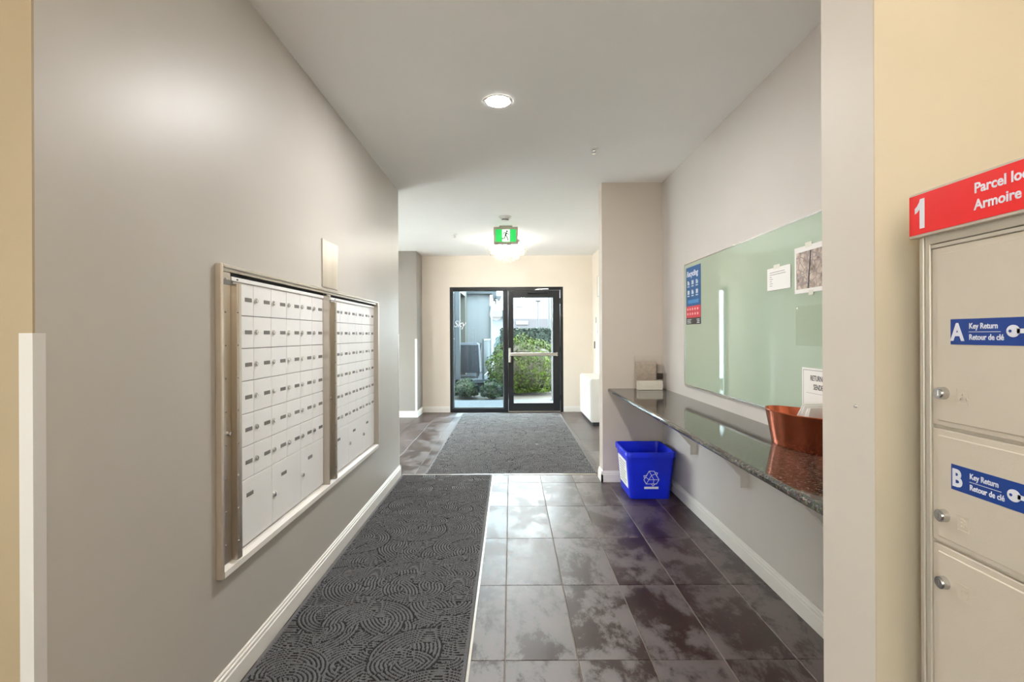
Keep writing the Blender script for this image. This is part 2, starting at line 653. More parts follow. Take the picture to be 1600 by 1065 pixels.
# ------------------------------------------------------------------ room shell
XL = -1.085        # face of the mailbox wall
XR = 1.30          # lobby wall behind the parcel locker
XN = 1.40          # back of the niche
YF = 8.60          # inside face of the entrance wall
XMIN, YMIN = -3.2, -3.0

floor = struct('floor', MB().box(XMIN, 1.6, YMIN, YF + 0.02, -0.12, -0.004), M['grout'])

# tiles laid in the grout, 305 x 610 mm
TX, TY, G = 0.3052, 0.611, 0.004
xs0, ys0 = -0.030, 2.038


def rect_minus(r, holes):
    """axis-aligned rectangle minus the mats: list of rectangles"""
    out = [r]
    for hx0, hx1, hy0, hy1 in holes:
        nxt = []
        for x0, x1, y0, y1 in out:
            if hx1 <= x0 or hx0 >= x1 or hy1 <= y0 or hy0 >= y1:
                nxt.append((x0, x1, y0, y1))
                continue
            if y0 < hy0:
                nxt.append((x0, x1, y0, hy0))
            if y1 > hy1:
                nxt.append((x0, x1, hy1, y1))
            a, b = max(y0, hy0), min(y1, hy1)
            if x0 < hx0:
                nxt.append((x0, hx0, a, b))
            if x1 > hx1:
                nxt.append((hx1, x1, a, b))
        out = nxt
    return out


MAT1 = (-1.062, -0.182, 1.0, 4.735)
MAT2 = (-0.845, 0.845, 4.77, 8.42)
holes = [MAT1, MAT2, (-1.062, 0.845, 4.735, 4.77),
         (XMIN - 1, XL - 0.0, 1.12, 4.735),                 # under the left wall
         (XR, 2.0, -4, 1.263), (0.81, 2, 1.08, 1.263)]
full_mesh = None
nx0 = int(math.floor((XMIN - xs0) / TX))
for i in range(nx0, 6):
    for j in range(-8, 12):
        x0, x1 = xs0 + i * TX, xs0 + (i + 1) * TX
        y0, y1 = ys0 + j * TY, ys0 + (j + 1) * TY
        x0c, x1c, y0c, y1c = max(x0, XMIN), min(x1, 1.6), max(y0, -0.45), min(y1, YF)
        if x1c - x0c < 0.02 or y1c - y0c < 0.02:
            continue
        if x1c < -1.9 and not (4.7 < y1c):
            continue
        for (a, b, c, d) in rect_minus((x0c, x1c, y0c, y1c), holes):
            if b - a < 0.015 or d - c < 0.015:
                continue
            whole = abs((b - a) - TX) < 1e-5 and abs((d - c) - TY) < 1e-5
            if whole and full_mesh is not None:
                t = bpy.data.objects.new('floor_tile', full_mesh)
                COL.objects.link(t)
                t.parent = floor
                t.location = ((a + b) / 2, (c + d) / 2, 0)
            else:
                t = obj('floor_tile', MB().box(a + G / 2, b - G / 2, c + G / 2, d - G / 2, -0.012, 0.0, bevel=0.0012), M['tile'], floor,
                        origin=((a + b) / 2, (c + d) / 2, 0))
                if whole:
                    full_mesh = t.data

struct('ceiling', MB().box(XMIN, 1.6, YMIN, YF + 0.3, CEIL, CEIL + 0.15), M['ceiling'])

# mailbox wall with an opening for the units
OY0, OY1, OZ0, OZ1 = 1.803, 3.915, 0.475, 1.612
w = MB()
w.box(XMIN, XL, 1.114, OY0, -0.01, CEIL)
w.box(XMIN, XL, OY1, 4.73, -0.01, CEIL)
w.box(XMIN, XL, OY0, OY1, -0.01, OZ0)
w.box(XMIN, XL, OY0, OY1, OZ1, CEIL)
w.box(XMIN, -1.5, OY0, OY1, OZ0, OZ1)
struct('wall_left', w, M['wall_accent'])
struct('wall_near_left', MB().box(XMIN, XL, 1.108, 1.114, -0.004, CEIL), M['wall_tan'])
struct('wall_far_left', MB().box(XMIN, -1.56, 8.10, YF, -0.004, CEIL), M['wall_accent_dim'])
w = MB()
w.box(XMIN - 0.15, XMIN, YMIN, 5.7, -0.004, CEIL)
w.box(XMIN - 0.15, XMIN, 7.3, YF, -0.004, CEIL)
w.box(XMIN - 0.15, XMIN, 5.7, 7.3, -0.004, 0.08)
w.box(XMIN - 0.15, XMIN, 5.7, 7.3, 1.50, CEIL)
struct('wall_outer_left', w, M['wall'])
w = MB()
w.box(XMIN, -2.6, YMIN - 0.15, YMIN, -0.004, CEIL)
w.box(-1.5, 1.6, YMIN - 0.15, YMIN, -0.004, CEIL)
w.box(-2.6, -1.5, YMIN - 0.15, YMIN, -0.004, 0.90)
w.box(-2.6, -1.5, YMIN - 0.15, YMIN, 2.20, CEIL)
struct('wall_back', w, M['wall_beige'])

DX0, DX1, DZ = -1.071, 0.924, 2.202
w = MB()
w.box(-1.56, DX0, YF, YF + 0.22, -0.004, CEIL)
w.box(DX1, 1.6, YF, YF + 0.22, -0.004, CEIL)
w.box(DX0, DX1, YF, YF + 0.22, DZ, CEIL)
struct('wall_far', w, M['wall'])
struct('wall_right', MB().box(1.443, 1.6, 4.66, YF, -0.004, CEIL), M['wall'])
struct('wall_right_stub', MB().box(0.843, 1.6, 4.50, 4.66, -0.004, CEIL), M['wall_stub'])
struct('wall_niche', MB().box(XN, 1.6, 1.263, 4.50, -0.004, CEIL), M['wall_niche'])
struct('wall_pier', MB().box(0.806, 1.6, 1.083, 1.263, -0.004, CEIL), M['wall_pier'])
struct('wall_pier_front', MB().box(0.806, 1.6, 1.079, 1.083, -0.004, CEIL), M['wall_beige'])
struct('wall_near_right', MB().box(XR, 1.6, YMIN, 1.079, -0.004, CEIL), M['wall_beige'])

# skirting with a stepped top, swept along a straight wall
SK = [(0, 0), (0.016, 0), (0.016, 0.070), (0.012, 0.074), (0.012, 0.086), (0.007, 0.091), (0.007, 0.098), (0.003, 0.102), (0, 0.102)]


def skirting(name, a, b, n):
    """a, b: ends on the wall line (x, y); n: unit direction into the room"""
    mb = MB()
    pts = [(a[0] + n[0] * u, a[1] + n[1] * u, z + 0.0005) for u, z in SK]
    mb.prism(pts, (b[0] - a[0], b[1] - a[1], 0))
    return struct(name, mb, M['trim'])


skirting('baseboard_left', (XL, 1.12), (XL, 4.745), (1, 0))
skirting('baseboard_left_end', (XL + 0.016, 4.73), (-3.0, 4.73), (0, 1))
skirting('baseboard_far_left', (-3.1, 8.10), (-1.56, 8.10), (0, -1))
skirting('baseboard_far_left_end', (-1.56, 8.084), (-1.56, YF), (1, 0))
skirting('baseboard_far', (-1.544, YF), (DX0 - 0.005, YF), (0, -1))
skirting('baseboard_far_right', (DX1 + 0.005, YF), (1.443, YF), (0, -1))
skirting('baseboard_right', (1.443, 4.66), (1.443, YF - 0.016), (-1, 0))
skirting('baseboard_stub', (0.827, 4.50), (XN, 4.50), (0, -1))
skirting('baseboard_stub_side', (0.843, 4.484), (0.843, 4.66), (-1, 0))
skirting('baseboard_niche', (XN, 1.263), (XN, 4.484), (-1, 0))
skirting('baseboard_pier', (0.79, 1.079), (XR, 1.079), (0, -1))
skirting('baseboard_pier_side', (0.806, 1.079), (0.806, 1.263), (-1, 0))
skirting('baseboard_near_right', (XR, -0.5), (XR, 1.063), (-1, 0))


def corner_guard(name, x, y, sx, sy, z0, z1, w=0.029, t=0.0025):
    """L-shaped guard round the outside corner (x, y); legs run in -sx and -sy"""
    mb = MB()
    pts = [(0, 0), (-w, 0), (-w, t), (t, t), (t, -w), (0, -w)]
    pts = [(x + sx * u, y + sy * v, z0) for u, v in pts]
    mb.prism(pts, (0, 0, z1 - z0))
    return struct(name, mb, M['guard_white'])


corner_guard('trim_1', XL, 1.108, 1, -1, 0.103, 1.366)
corner_guard('trim_2', XL, 4.73, 1, 1, 0.103, 1.37)
corner_guard('trim_3', -1.56, 8.10, 1, -1, 0.103, 1.30)

# metal edge strips round the mats
struct('trim_4', MB().box(-1.062, 0.826, 4.737, 4.765, -0.004, 0.004, bevel=0.002), M['alu'])
struct('trim_5', MB().box(-0.184, -0.172, 1.0, 4.735, -0.012, 0.0025, bevel=0.001), M['alu'])


# ------------------------------------------------------------------ entrance mats (sculpted ridges)
def sculpt(x0, x1, y0, y1, res, seed, pitch=0.0175, amp=0.0075, margin=0.02):
    """height field of overlapping bundles of concentric ridges"""
    nx, ny = int((x1 - x0) / res) + 1, int((y1 - y0) / res) + 1
    X, Y = np.meshgrid(np.linspace(x0, x1, nx), np.linspace(y0, y1, ny))
    rng = np.random.default_rng(seed)
    ph = (Y + 0.035 * np.sin(X * 9 + Y * 2)) / pitch
    edge = np.full(X.shape, 9.0)
    area = (x1 - x0) * (y1 - y0)
    n = int(area * 85)
    cx = rng.uniform(x0, x1, n)
    cy = rng.uniform(y0, y1, n)
    for k in range(n):
        r1 = rng.uniform(0.11, 0.25)
        r0 = r1 - rng.uniform(4, 8) * pitch
        r0 = max(r0, 0.0)
        a0 = rng.choice([0.25, 0.25, -0.75, -0.75, 0.0, -0.5]) * PI + rng.uniform(-0.5, 0.5)
        span = rng.uniform(0.75, 1.25) * PI
        ix0, ix1 = np.searchsorted(X[0], [cx[k] - r1, cx[k] + r1])
        iy0, iy1 = np.searchsorted(Y[:, 0], [cy[k] - r1, cy[k] + r1])
        if ix1 <= ix0 or iy1 <= iy0:
            continue
        xx, yy = X[iy0:iy1, ix0:ix1] - cx[k], Y[iy0:iy1, ix0:ix1] - cy[k]
        r = np.hypot(xx, yy * 1.15)
        th = np.mod(np.arctan2(yy, xx) - a0, 2 * PI)
        inside = (r < r1) & (r > r0) & (th < span)
        d = np.minimum(np.minimum(r1 - r, r - r0 if r0 > 0 else r1), np.minimum(th, span - th) * np.maximum(r, 0.001))
        sub = ph[iy0:iy1, ix0:ix1]
        se = edge[iy0:iy1, ix0:ix1]
        sub[inside] = (r[inside] - r0) / pitch
        se[inside] = d[inside]
    h = 0.5 - 0.5 * np.cos(2 * PI * ph)
    h = h ** 0.7
    h = h * np.clip(edge / 0.004, 0.0, 1.0)
    b = np.minimum(np.minimum(X - x0, x1 - X), np.minimum(Y - y0, y1 - Y))
    h = np.where(b < margin, 0.62, h)
    Z = 0.004 + amp * h
    Z = np.where(b < res * 0.5, -0.003, Z)
    V = np.stack([X.ravel(), Y.ravel(), Z.ravel()], 1)
    ii = np.arange(nx * ny).reshape(ny, nx)
    F = np.stack([ii[:-1, :-1].ravel(), ii[:-1, 1:].ravel(), ii[1:, 1:].ravel(), ii[1:, :-1].ravel()], 1)
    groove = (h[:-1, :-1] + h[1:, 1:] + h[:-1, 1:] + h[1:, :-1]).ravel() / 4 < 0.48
    return V, F, groove


def lay_mat(x0, x1, y0, y1, res, seed, origin, label):
    V, F, groove = sculpt(x0, x1, y0, y1, res, seed)
    o = np_mesh('entrance_mat', V, F, M['carpet'], smooth=True, origin=origin)
    o.data.materials.append(M['groove_shade'])                     # groove faces coloured dark to imitate self-shading of the pile
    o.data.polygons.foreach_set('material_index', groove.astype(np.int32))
    return tag(o, label, 'mat', 'charcoal sculpted mats')



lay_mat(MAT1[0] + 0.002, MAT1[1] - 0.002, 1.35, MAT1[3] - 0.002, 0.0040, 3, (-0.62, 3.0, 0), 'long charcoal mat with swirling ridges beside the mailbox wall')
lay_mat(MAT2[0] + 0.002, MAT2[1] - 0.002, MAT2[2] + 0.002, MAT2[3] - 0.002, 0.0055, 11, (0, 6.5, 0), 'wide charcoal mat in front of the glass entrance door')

# ------------------------------------------------------------------ mailboxes in the left wall
XD = -1.085        # door faces
fr = thing('mailbox_surround', 'pale metal surround framing the two banks of mailboxes', 'frame', (-1.07, 2.86, 0.461))
FX = -1.06
obj('side_stile', MB().box(-1.085, FX, 1.790, 1.806, 0.461, 1.627, bevel=0.003), M['alu_warm'], fr)
obj('side_stile', MB().box(-1.085, FX, 3.905, 3.930, 0.461, 1.627, bevel=0.003), M['alu_warm'], fr)
tr_ = MB()
tr_.box(-1.085, FX, 1.806, 3.905, 1.612, 1.627, bevel=0.003)
tr_.box(-1.085, FX - 0.012, 1.806, 3.905, 1.602, 1.612)
obj('top_rail', tr_, M['alu'], fr)
obj('bottom_rail', MB().prism([(-1.10, 1.806, 0.497), (-1.075, 1.806, 0.497), (FX, 1.806, 0.484), (FX, 1.806, 0.461), (-1.10, 1.806, 0.461)], (0, 2.099, 0)), M['trim'], fr)
z_rows = [1.573 - 0.133 * k for k in range(8)]      # top edge of each row; below the last: parcel doors to 0.504
Z_BOT = 0.504
PW = 0.1520
cyl_lock = None


def mailbox_unit(y_doors, y0, y1, label):
    u = thing('mailbox_unit', label, 'mailbox', (-1.2, (y0 + y1) / 2, OZ0 + 0.01), 'wall mailbox banks')
    obj('carcass', MB().box(-1.42, -1.10, y0, y1, OZ0 + 0.022, 1.600), M['dark_gap'], u)
    # mounting plate with screws at the near side, flanges either side of the doors
    pl = obj('mounting_plate', MB().box(-1.100, -1.076, y0, y_doors - 0.030, 0.497, 1.601, bevel=0.002), M['alu'], u)
    obj('number_strip', MB().box(-1.077, -1.0735, y0 + 0.008, y_doors - 0.034, 1.552, 1.572, bevel=0.001), M['label_grey'], pl)
    fl = MB()
    fl.box(-1.098, -1.052, y_doors - 0.030, y_doors - 0.020, 0.497, 1.560, bevel=0.002)
    fl.box(-1.060, -1.050, y_doors - 0.022, y_doors - 0.001, 0.497, 1.560, bevel=0.002)
    fa = obj('near_flange', fl, M['alu'], u)
    ye = y_doors + 6 * PW
    fl = MB()
    fl.box(-1.098, -1.048, ye + 0.001, ye + 0.009, 0.497, 1.590, bevel=0.002)
    fl.box(-1.098, -1.062, ye + 0.017, min(y1, ye + 0.029), 0.497, 1.590, bevel=0.002)
    obj('far_flange', fl, M['alu'], u)
    first = None
    for k in range(9):
        z = 0.57 + k * 0.1255
        s = obj('screw', MB().sphere((-1.0755, y0 + 0.028, z), 0.0042, 8), M['steel'], pl, smooth=True, origin=(-1.0755, y0 + 0.028, z)) if first is None else None
        if first is None:
            first = s
        else:
            copy_part(first, pl, Vector((-1.0755, y0 + 0.028, z)) - wloc(pl))
        copy_part(first, fa, Vector((-1.053, y_doors - 0.025, z)) - wloc(fa))
    lk = MB().cyl((-1.076, y0 + 0.046, 0.985), (-1.066, y0 + 0.046, 0.985), 0.008, n=14)
    obj('master_lock', lk, M['steel'], pl, smooth=True)
    # header under the surround: white lip with a dark slot above
    obj('header_lip', MB().box(-1.10, -1.079, y_doors - 0.018, ye, 1.571, 1.588, bevel=0.002), M['mail_white'], u)
    obj('header_slot', MB().box(-1.10, -1.084, y_doors - 0.018, ye, 1.589, 1.6015), M['dark_gap'], u)
    return u, ye


door_small = door_big = lock_o = plate_o = None


def make_doors(u, yd):
    global door_small, door_big, lock_o, plate_o
    gy, gz = 0.0012, 0.0014

    def put(proto, parent, world):
        return copy_part(proto, parent, Vector(world) - wloc(parent))

    def fittings(d, lock_at, plate_at):
        global lock_o, plate_o
        if lock_o is None:
            mb = MB().cyl((XD, lock_at[0], lock_at[1]), (XD + 0.006, lock_at[0], lock_at[1]), 0.0115, 0.0105, n=16)
            mb.cyl((XD + 0.006, lock_at[0], lock_at[1]), (XD + 0.0085, lock_at[0], lock_at[1]), 0.008, n=16)
            lock_o = obj('lock', mb, M['steel'], d, smooth=True, origin=(XD, lock_at[0], lock_at[1]))
            mb = MB().box(XD - 0.001, XD + 0.0015, plate_at[0] - 0.026, plate_at[0] + 0.026, plate_at[1] - 0.008, plate_at[1] + 0.008, bevel=0.0006)
            plate_o = obj('number_plate', mb, M['label_grey'], d, origin=(XD, plate_at[0], plate_at[1]))
        else:
            put(lock_o, d, (XD, lock_at[0], lock_at[1]))
            put(plate_o, d, (XD, plate_at[0], plate_at[1]))

    for r in range(6 + 0):
        pass
    zs = z_rows[:7]
    rows = [(zs[k], (zs[k + 1] if k + 1 < len(zs) else None)) for k in range(len(zs) - 1)]
    for zt, zb in rows:
        for c in range(6):
            a, b = yd + c * PW, yd + (c + 1) * PW
            if door_small is None:
                d = obj('door', MB().box(XD - 0.012, XD, a + gy, b - gy, zb + gz, zt - gz, bevel=0.0012), M['mail_white'], u, origin=(XD, a, zb))
                door_small = d
            else:
                d = put(door_small, u, (XD, a, zb))
            fittings(d, (a + 0.018, (zt + zb) / 2), (a + 0.112, (zt + zb) / 2))
    zt, zb = zs[-1], Z_BOT
    for c in range(3):
        a, b = yd + 2 * c * PW, yd + 2 * (c + 1) * PW
        if door_big is None:
            d = obj('parcel_door', MB().box(XD - 0.012, XD, a + gy, b - gy, zb + gz, zt - gz, bevel=0.0012), M['mail_white'], u, origin=(XD, a, zb))
            door_big = d
        else:
            d = put(door_big, u, (XD, a, zb))
        fittings(d, (a + 0.020, 0.635), (a + 0.118, zt - 0.068))


# seven row edges above give six rows of small doors plus the tall parcel doors
z_rows = [1.573 - 0.1335 * k for k in range(7)]
z_rows[-1] = 0.772
u1, e1 = mailbox_unit(1.908, 1.812, 2.856, 'near bank of white mailbox doors with key locks in the left wall')
make_doors(u1, 1.908)
u2, e2 = mailbox_unit(2.954, 2.860, 3.902, 'farther bank of white mailbox doors in the left wall, toward the entrance')
make_doors(u2, 2.954)

tag(obj('wall_plate', MB().box(XL, XL + 0.006, 2.806, 3.055, 1.640, 1.918, bevel=0.0015), M['alu'], origin=(XL, 2.93, 1.64)),
    'blank brushed metal plate on the wall above the mailboxes', 'plate')

# ------------------------------------------------------------------ entrance: frame, sidelight, door
YD0, YD1 = YF + 0.03, YF + 0.10     # frame depth
f = MB()
f.box(DX0, DX0 + 0.045, YD0 - 0.03, YD1, 0.0, DZ)                     # left jamb
f.box(DX1 - 0.050, DX1, YD0 - 0.03, YD1, 0.0, DZ)                     # right jamb
f.box(DX0 + 0.045, DX1 - 0.050, YD0 - 0.03, YD1, DZ - 0.055, DZ)      # head
f.box(-0.120, -0.045, YD0 - 0.03, YD1, 0.0, DZ - 0.055)               # mullion
f.box(DX0 + 0.045, -0.120, YD0 - 0.03, YD1, 0.0, 0.062)               # sill below the sidelight
struct('trim_6', f, M['black_frame'])
struct('trim_7', MB().box(-0.045, DX1 - 0.050, YD0 - 0.02, YD1 + 0.05, 0.0, 0.012, bevel=0.003), M['alu'])

win = MB()
gx0, gx1, gz0, gz1 = DX0 + 0.045, -0.120, 0.062, DZ - 0.055
t = 0.018
win.box(gx0, gx0 + t, YD0 + 0.0, YD0 + 0.03, gz0, gz1)
win.box(gx1 - t, gx1, YD0 + 0.0, YD0 + 0.03, gz0, gz1)
win.box(gx0 + t, gx1 - t, YD0 + 0.0, YD0 + 0.03, gz0, gz0 + t)
win.box(gx0 + t, gx1 - t, YD0 + 0.0, YD0 + 0.03, gz1 - t, gz1)
win = struct('window_1', win, M['rail_paint'])
obj('pane', MB().box(gx0 + t, gx1 - t, YD0 + 0.012, YD0 + 0.018, gz0 + t, gz1 - t), M['glass_blue'], win)
text('frosted_lettering', 'Sky', 0.17, (-1.005, YD0 + 0.008, 1.50), (1, 0, 0), (0, 0, 1), M['print_white'], win, bold=0.001, shear=0.25, sx=0.85)

# glazing of the side passage, and a lobby window added behind the viewer for fill
w2 = MB()
for y in (5.7, 6.475, 7.25):
    w2.box(XMIN - 0.10, XMIN - 0.04, y, y + 0.05, 0.08, 1.50)
w2.box(XMIN - 0.10, XMIN - 0.04, 5.75, 7.25, 0.08, 0.13)
w2.box(XMIN - 0.10, XMIN - 0.04, 5.75, 7.25, 1.45, 1.50)
w2 = struct('window_2', w2, M['black_frame'])
for y0_ in (5.75, 6.525):
    obj('pane', MB().box(XMIN - 0.073, XMIN - 0.067, y0_, y0_ + 0.725, 0.13, 1.45), M['glass'], w2)
w3 = MB()
for x in (-2.6, -2.075, -1.55):
    w3.box(x, x + 0.05, YMIN - 0.10, YMIN - 0.04, 0.95, 2.15)
w3.box(-2.6, -1.5, YMIN - 0.10, YMIN - 0.04, 0.90, 0.95)
w3.box(-2.6, -1.5, YMIN - 0.10, YMIN - 0.04, 2.15, 2.20)
w3 = struct('added_window', w3, M['black_frame'])
for x0_ in (-2.55, -2.025):
    obj('pane', MB().box(x0_, x0_ + 0.475, YMIN - 0.073, YMIN - 0.067, 0.95, 2.15), M['glass'], w3)

# the door leaf: rails and stiles, glass, push bar, closer
LX0, LX1, LZ0, LZ1 = -0.042, DX1 - 0.054, 0.014, DZ - 0.060
PX0, PX1, PZ0, PZ1 = 0.048, 0.745, 0.155, 2.015
d = MB()
d.box(LX0, PX0, YD0 - 0.012, YD0 + 0.036, LZ0, LZ1, bevel=0.002)
d.box(PX1, LX1, YD0 - 0.012, YD0 + 0.036, LZ0, LZ1, bevel=0.002)
d.box(PX0, PX1, YD0 - 0.012, YD0 + 0.036, LZ0, PZ0, bevel=0.002)
d.box(PX0, PX1, YD0 - 0.012, YD0 + 0.036, PZ1, LZ1, bevel=0.002)
door = struct('door_1', d, M['black_frame'])
obj('pane', MB().box(PX0, PX1, YD0 + 0.009, YD0 + 0.015, PZ0, PZ1), M['glass'], door)
pb = MB().box(-0.020, 0.815, YD0 - 0.075, YD0 - 0.040, 0.985, 1.045, bevel=0.008, seg=2)
pb = obj('push_bar', pb, M['steel'], door)
obj('end_bracket', MB().box(0.785, 0.825, YD0 - 0.045, YD0 - 0.012, 0.980, 1.050, bevel=0.004), M['steel'], pb)
obj('lock_plate', MB().box(-0.038, 0.002, YD0 - 0.046, YD0 - 0.012, 0.870, 1.130, bevel=0.006, seg=2), M['steel'], pb)
cl = MB().box(0.30, 0.66, YD0 - 0.075, YD0 - 0.012, 2.085, 2.138, bevel=0.006, seg=2)
cl = obj('closer', cl, M['black_plastic'], door)
arm = MB().cyl((0.42, YD0 - 0.05, 2.150), (0.66, YD0 - 0.11, 2.158), 0.008, n=8)
arm.cyl((0.66, YD0 - 0.11, 2.158), (0.46, YD0 - 0.032, 2.166), 0.008, n=8)
obj('closer_arm', arm, M['steel'], cl)
for z in (0.25, 1.1, 1.95):
    obj('hinge', MB().cyl((LX1 + 0.001, YD0 - 0.016, z - 0.05), (LX1 + 0.001, YD0 - 0.016, z + 0.05), 0.008, n=10), M['black_plastic'], door)

# ------------------------------------------------------------------ ceiling fixtures


def pot_light(x, y, label, m=None, r=0.070, group='round ceiling downlights'):
    p = thing('ceiling_light', label, 'light', (x, y, CEIL), group)
    mb = MB().lathe([(r + 0.001, -0.004), (r + 0.014, -0.004), (r + 0.018, 0.0), (r + 0.001, 0.0)], (x, y, CEIL - 0.001), n=40)
    obj('trim_ring', mb, M['white_plastic'], p, smooth=True)
    obj('diffuser', MB().lathe([(0.0, -0.0075), (r * 0.6, -0.007), (r * 0.9, -0.006), (r * 0.99, -0.004), (r, -0.002), (0.0, -0.002)], (x, y, CEIL), n=40), m or M['lamp_white'], p, smooth=True)
    return p


pot_light(-0.07, 2.92, 'lit round downlight in the corridor ceiling between mailboxes and counter')
pot_light(0.45, -1.1, 'added warm fill downlight in the unseen lobby, parcel locker side', M['lamp_fill_warm'])  # unseen lamp added to warm the near walls
pot_light(-2.2, 6.4, 'added downlight lighting the side passage left of the entrance mat')  # lamp added to light the passage


def fill_globe_pendant(x, y, z, label):
    p = thing('fill_globe_pendant', label, 'pendant', (x, y, CEIL), 'added fill globes in the unseen lobby')  # lamps added out of view to fill the ceiling and walls
    obj('canopy', MB().lathe([(0, 0), (0.06, 0), (0.055, -0.02), (0, -0.02)], (x, y, CEIL - 0.0005), n=24), M['chrome'], p, smooth=True)
    obj('rod', MB().cyl((x, y, CEIL - 0.02), (x, y, z + 0.235), 0.006, n=8), M['chrome'], p)
    obj('globe', MB().sphere((x, y, z), 0.24, 24), M['lamp_fill'], p, smooth=True)


fill_globe_pendant(0.58, -0.15, 2.20, 'added fill globe overhead where the lobby meets the corridor')
fill_globe_pendant(-0.55, -1.0, 2.15, 'added fill globe in the lobby behind the viewer, on the corridor side')
fill_globe_pendant(-1.9, -1.7, 2.15, 'added fill globe deeper in the lobby, on its open left side')


def sprinkler(x, y, label):
    s = thing('ceiling_sprinkler', label, 'sprinkler', (x, y, CEIL), 'ceiling sprinklers')
    obj('escutcheon', MB().lathe([(0.0, -0.001), (0.034, -0.001), (0.038, -0.006), (0.030, -0.012), (0.014, -0.014), (0.0, -0.014)], (x, y, CEIL), n=24), M['white_plastic'], s, smooth=True)
    mb = MB().cyl((x, y, CEIL - 0.014), (x, y, CEIL - 0.026), 0.009, n=12)
    mb.tube([(x - 0.010, y, CEIL - 0.022), (x - 0.012, y, CEIL - 0.036), (x, y, CEIL - 0.046), (x + 0.012, y, CEIL - 0.036), (x + 0.010, y, CEIL - 0.022)], 0.0025, n=6)
    obj('body', mb, M['chrome'], s)
    obj('deflector', MB().cyl((x, y, CEIL - 0.046), (x, y, CEIL - 0.049), 0.015, n=14), M['chrome'], s)


sprinkler(0.627, 3.65, 'small white sprinkler head on the ceiling right of the downlight')
sprinkler(-0.77, 6.75, 'far sprinkler head on the ceiling left of the exit sign')

sx_, sy_ = -0.060, 5.77
sd = thing('smoke_detector', 'round smoke detector on the ceiling above the exit sign', 'smoke detector', (sx_, sy_, CEIL))
obj('mount_base', MB().lathe([(0.0, 0.0), (0.075, 0.0), (0.075, -0.010), (0.066, -0.014), (0.0, -0.014)], (sx_, sy_, CEIL - 0.0005), n=28), M['white_plastic'], sd, smooth=True)
obj('housing', MB().lathe([(0.0, -0.014), (0.052, -0.014), (0.050, -0.034), (0.0, -0.034)], (sx_, sy_, CEIL), n=28), M['white_plastic'], sd, smooth=True)
obj('sensor_vent', MB().lathe([(0.0, -0.034), (0.040, -0.034), (0.040, -0.042), (0.0, -0.042)], (sx_, sy_, CEIL), n=28), M['black_plastic'], sd, smooth=True)
obj('sensor_cap', MB().lathe([(0.0, -0.042), (0.036, -0.042), (0.026, -0.052), (0.0, -0.054)], (sx_, sy_, CEIL), n=28), M['white_plastic'], sd, smooth=True)

# exit sign: running figure in a pale doorway on green, backlit
EX, EY, EZ = -0.058, 6.24, 2.628
es = thing('exit_sign', 'green backlit running-figure exit sign hung below the ceiling', 'exit sign', (EX, EY, 2.518))
ec = MB()
ec.box(EX - 0.155, EX + 0.155, EY, EY + 0.05, 2.518, 2.738, bevel=0.006, seg=2)
obj('case', ec, M['exit_case'], es)
obj('ceiling_mount', MB().box(EX - 0.085, EX + 0.085, EY + 0.008, EY + 0.042, 2.738, CEIL - 0.0005, bevel=0.003), M['exit_case'], es)
fc = obj('green_face', MB().box(EX - 0.130, EX + 0.130, EY - 0.003, EY, 2.546, 2.706), M['exit_green'], es)
obj('doorway_panel', MB().box(EX - 0.045, EX + 0.052, EY - 0.0045, EY - 0.003, 2.550, 2.702), M['exit_pale'], fc)


def stroke(mb, pts, w, y):
    """flat polyline of width w in the X-Z plane at depth y"""
    for (xa, za), (xb, zb) in zip(pts, pts[1:]):
        dx, dz = xb - xa, zb - za
        L = math.hypot(dx, dz)
        nx, nz = -dz / L * w / 2, dx / L * w / 2
        ex, ez = dx / L * w * 0.3, dz / L * w * 0.3
        mb.prism([(xa + nx - ex, y, za + nz - ez), (xb + nx + ex, y, zb + nz + ez), (xb - nx + ex, y, zb - nz + ez), (xa - nx - ex, y, za - nz - ez)], (0, 0.0008, 0))


rm = MB()
K = 0.001
R_ = lambda pts: [(EX + px * K, EZ + pz * K) for px, pz in pts]
yy = EY - 0.0055
stroke(rm, R_([(8, 32), (-4, 2)]), 0.020, yy)                       # trunk
stroke(rm, R_([(8, 34), (24, 20), (42, 18)]), 0.010, yy)           # front arm
stroke(rm, R_([(4, 34), (-20, 36), (-32, 16)]), 0.010, yy)         # back arm
stroke(rm, R_([(-2, 2), (18, -22), (28, -60)]), 0.012, yy)         # front leg
stroke(rm, R_([(-6, 2), (-16, -36), (-48, -40)]), 0.012, yy)       # trailing leg
rm.cyl((EX + 0.016, yy, EZ + 0.052), (EX + 0.016, yy + 0.001, EZ + 0.052), 0.0125, n=16)
obj('running_figure', rm, M['exit_ink'], fc)

# crystal chandelier behind the exit sign
CX, CY = -0.045, 7.20
ch = thing('crystal_chandelier', 'lit round chandelier of hanging crystal strands near the entrance', 'chandelier', (CX, CY, CEIL))
obj('ceiling_plate', MB().lathe([(0, 0), (0.20, 0), (0.20, -0.012), (0.185, -0.02), (0, -0.02)], (CX, CY, CEIL - 0.0005), n=40), M['chrome'], ch, smooth=True)
for k in range(6):
    a = k * PI / 3 + 0.3
    x, y = CX + 0.12 * math.cos(a), CY + 0.12 * math.sin(a)
    so = obj('bulb_socket', MB().cyl((x, y, CEIL - 0.02), (x, y, CEIL - 0.075), 0.011, n=10), M['chrome'], ch)
    obj('bulb', MB().sphere((x, y, CEIL - 0.098), 0.020, 12, 1.25), M['lamp_bulb'], so, smooth=True)
for rr in (0.10, 0.19, 0.27):
    mb = MB()
    pts = [(CX + rr * math.cos(2 * PI * i / 28), CY + rr * math.sin(2 * PI * i / 28), CEIL - 0.045) for i in range(29)]
    mb.tube(pts, 0.0035, n=5)
    obj('hanger_ring', mb, M['chrome'], ch)
spk = MB()
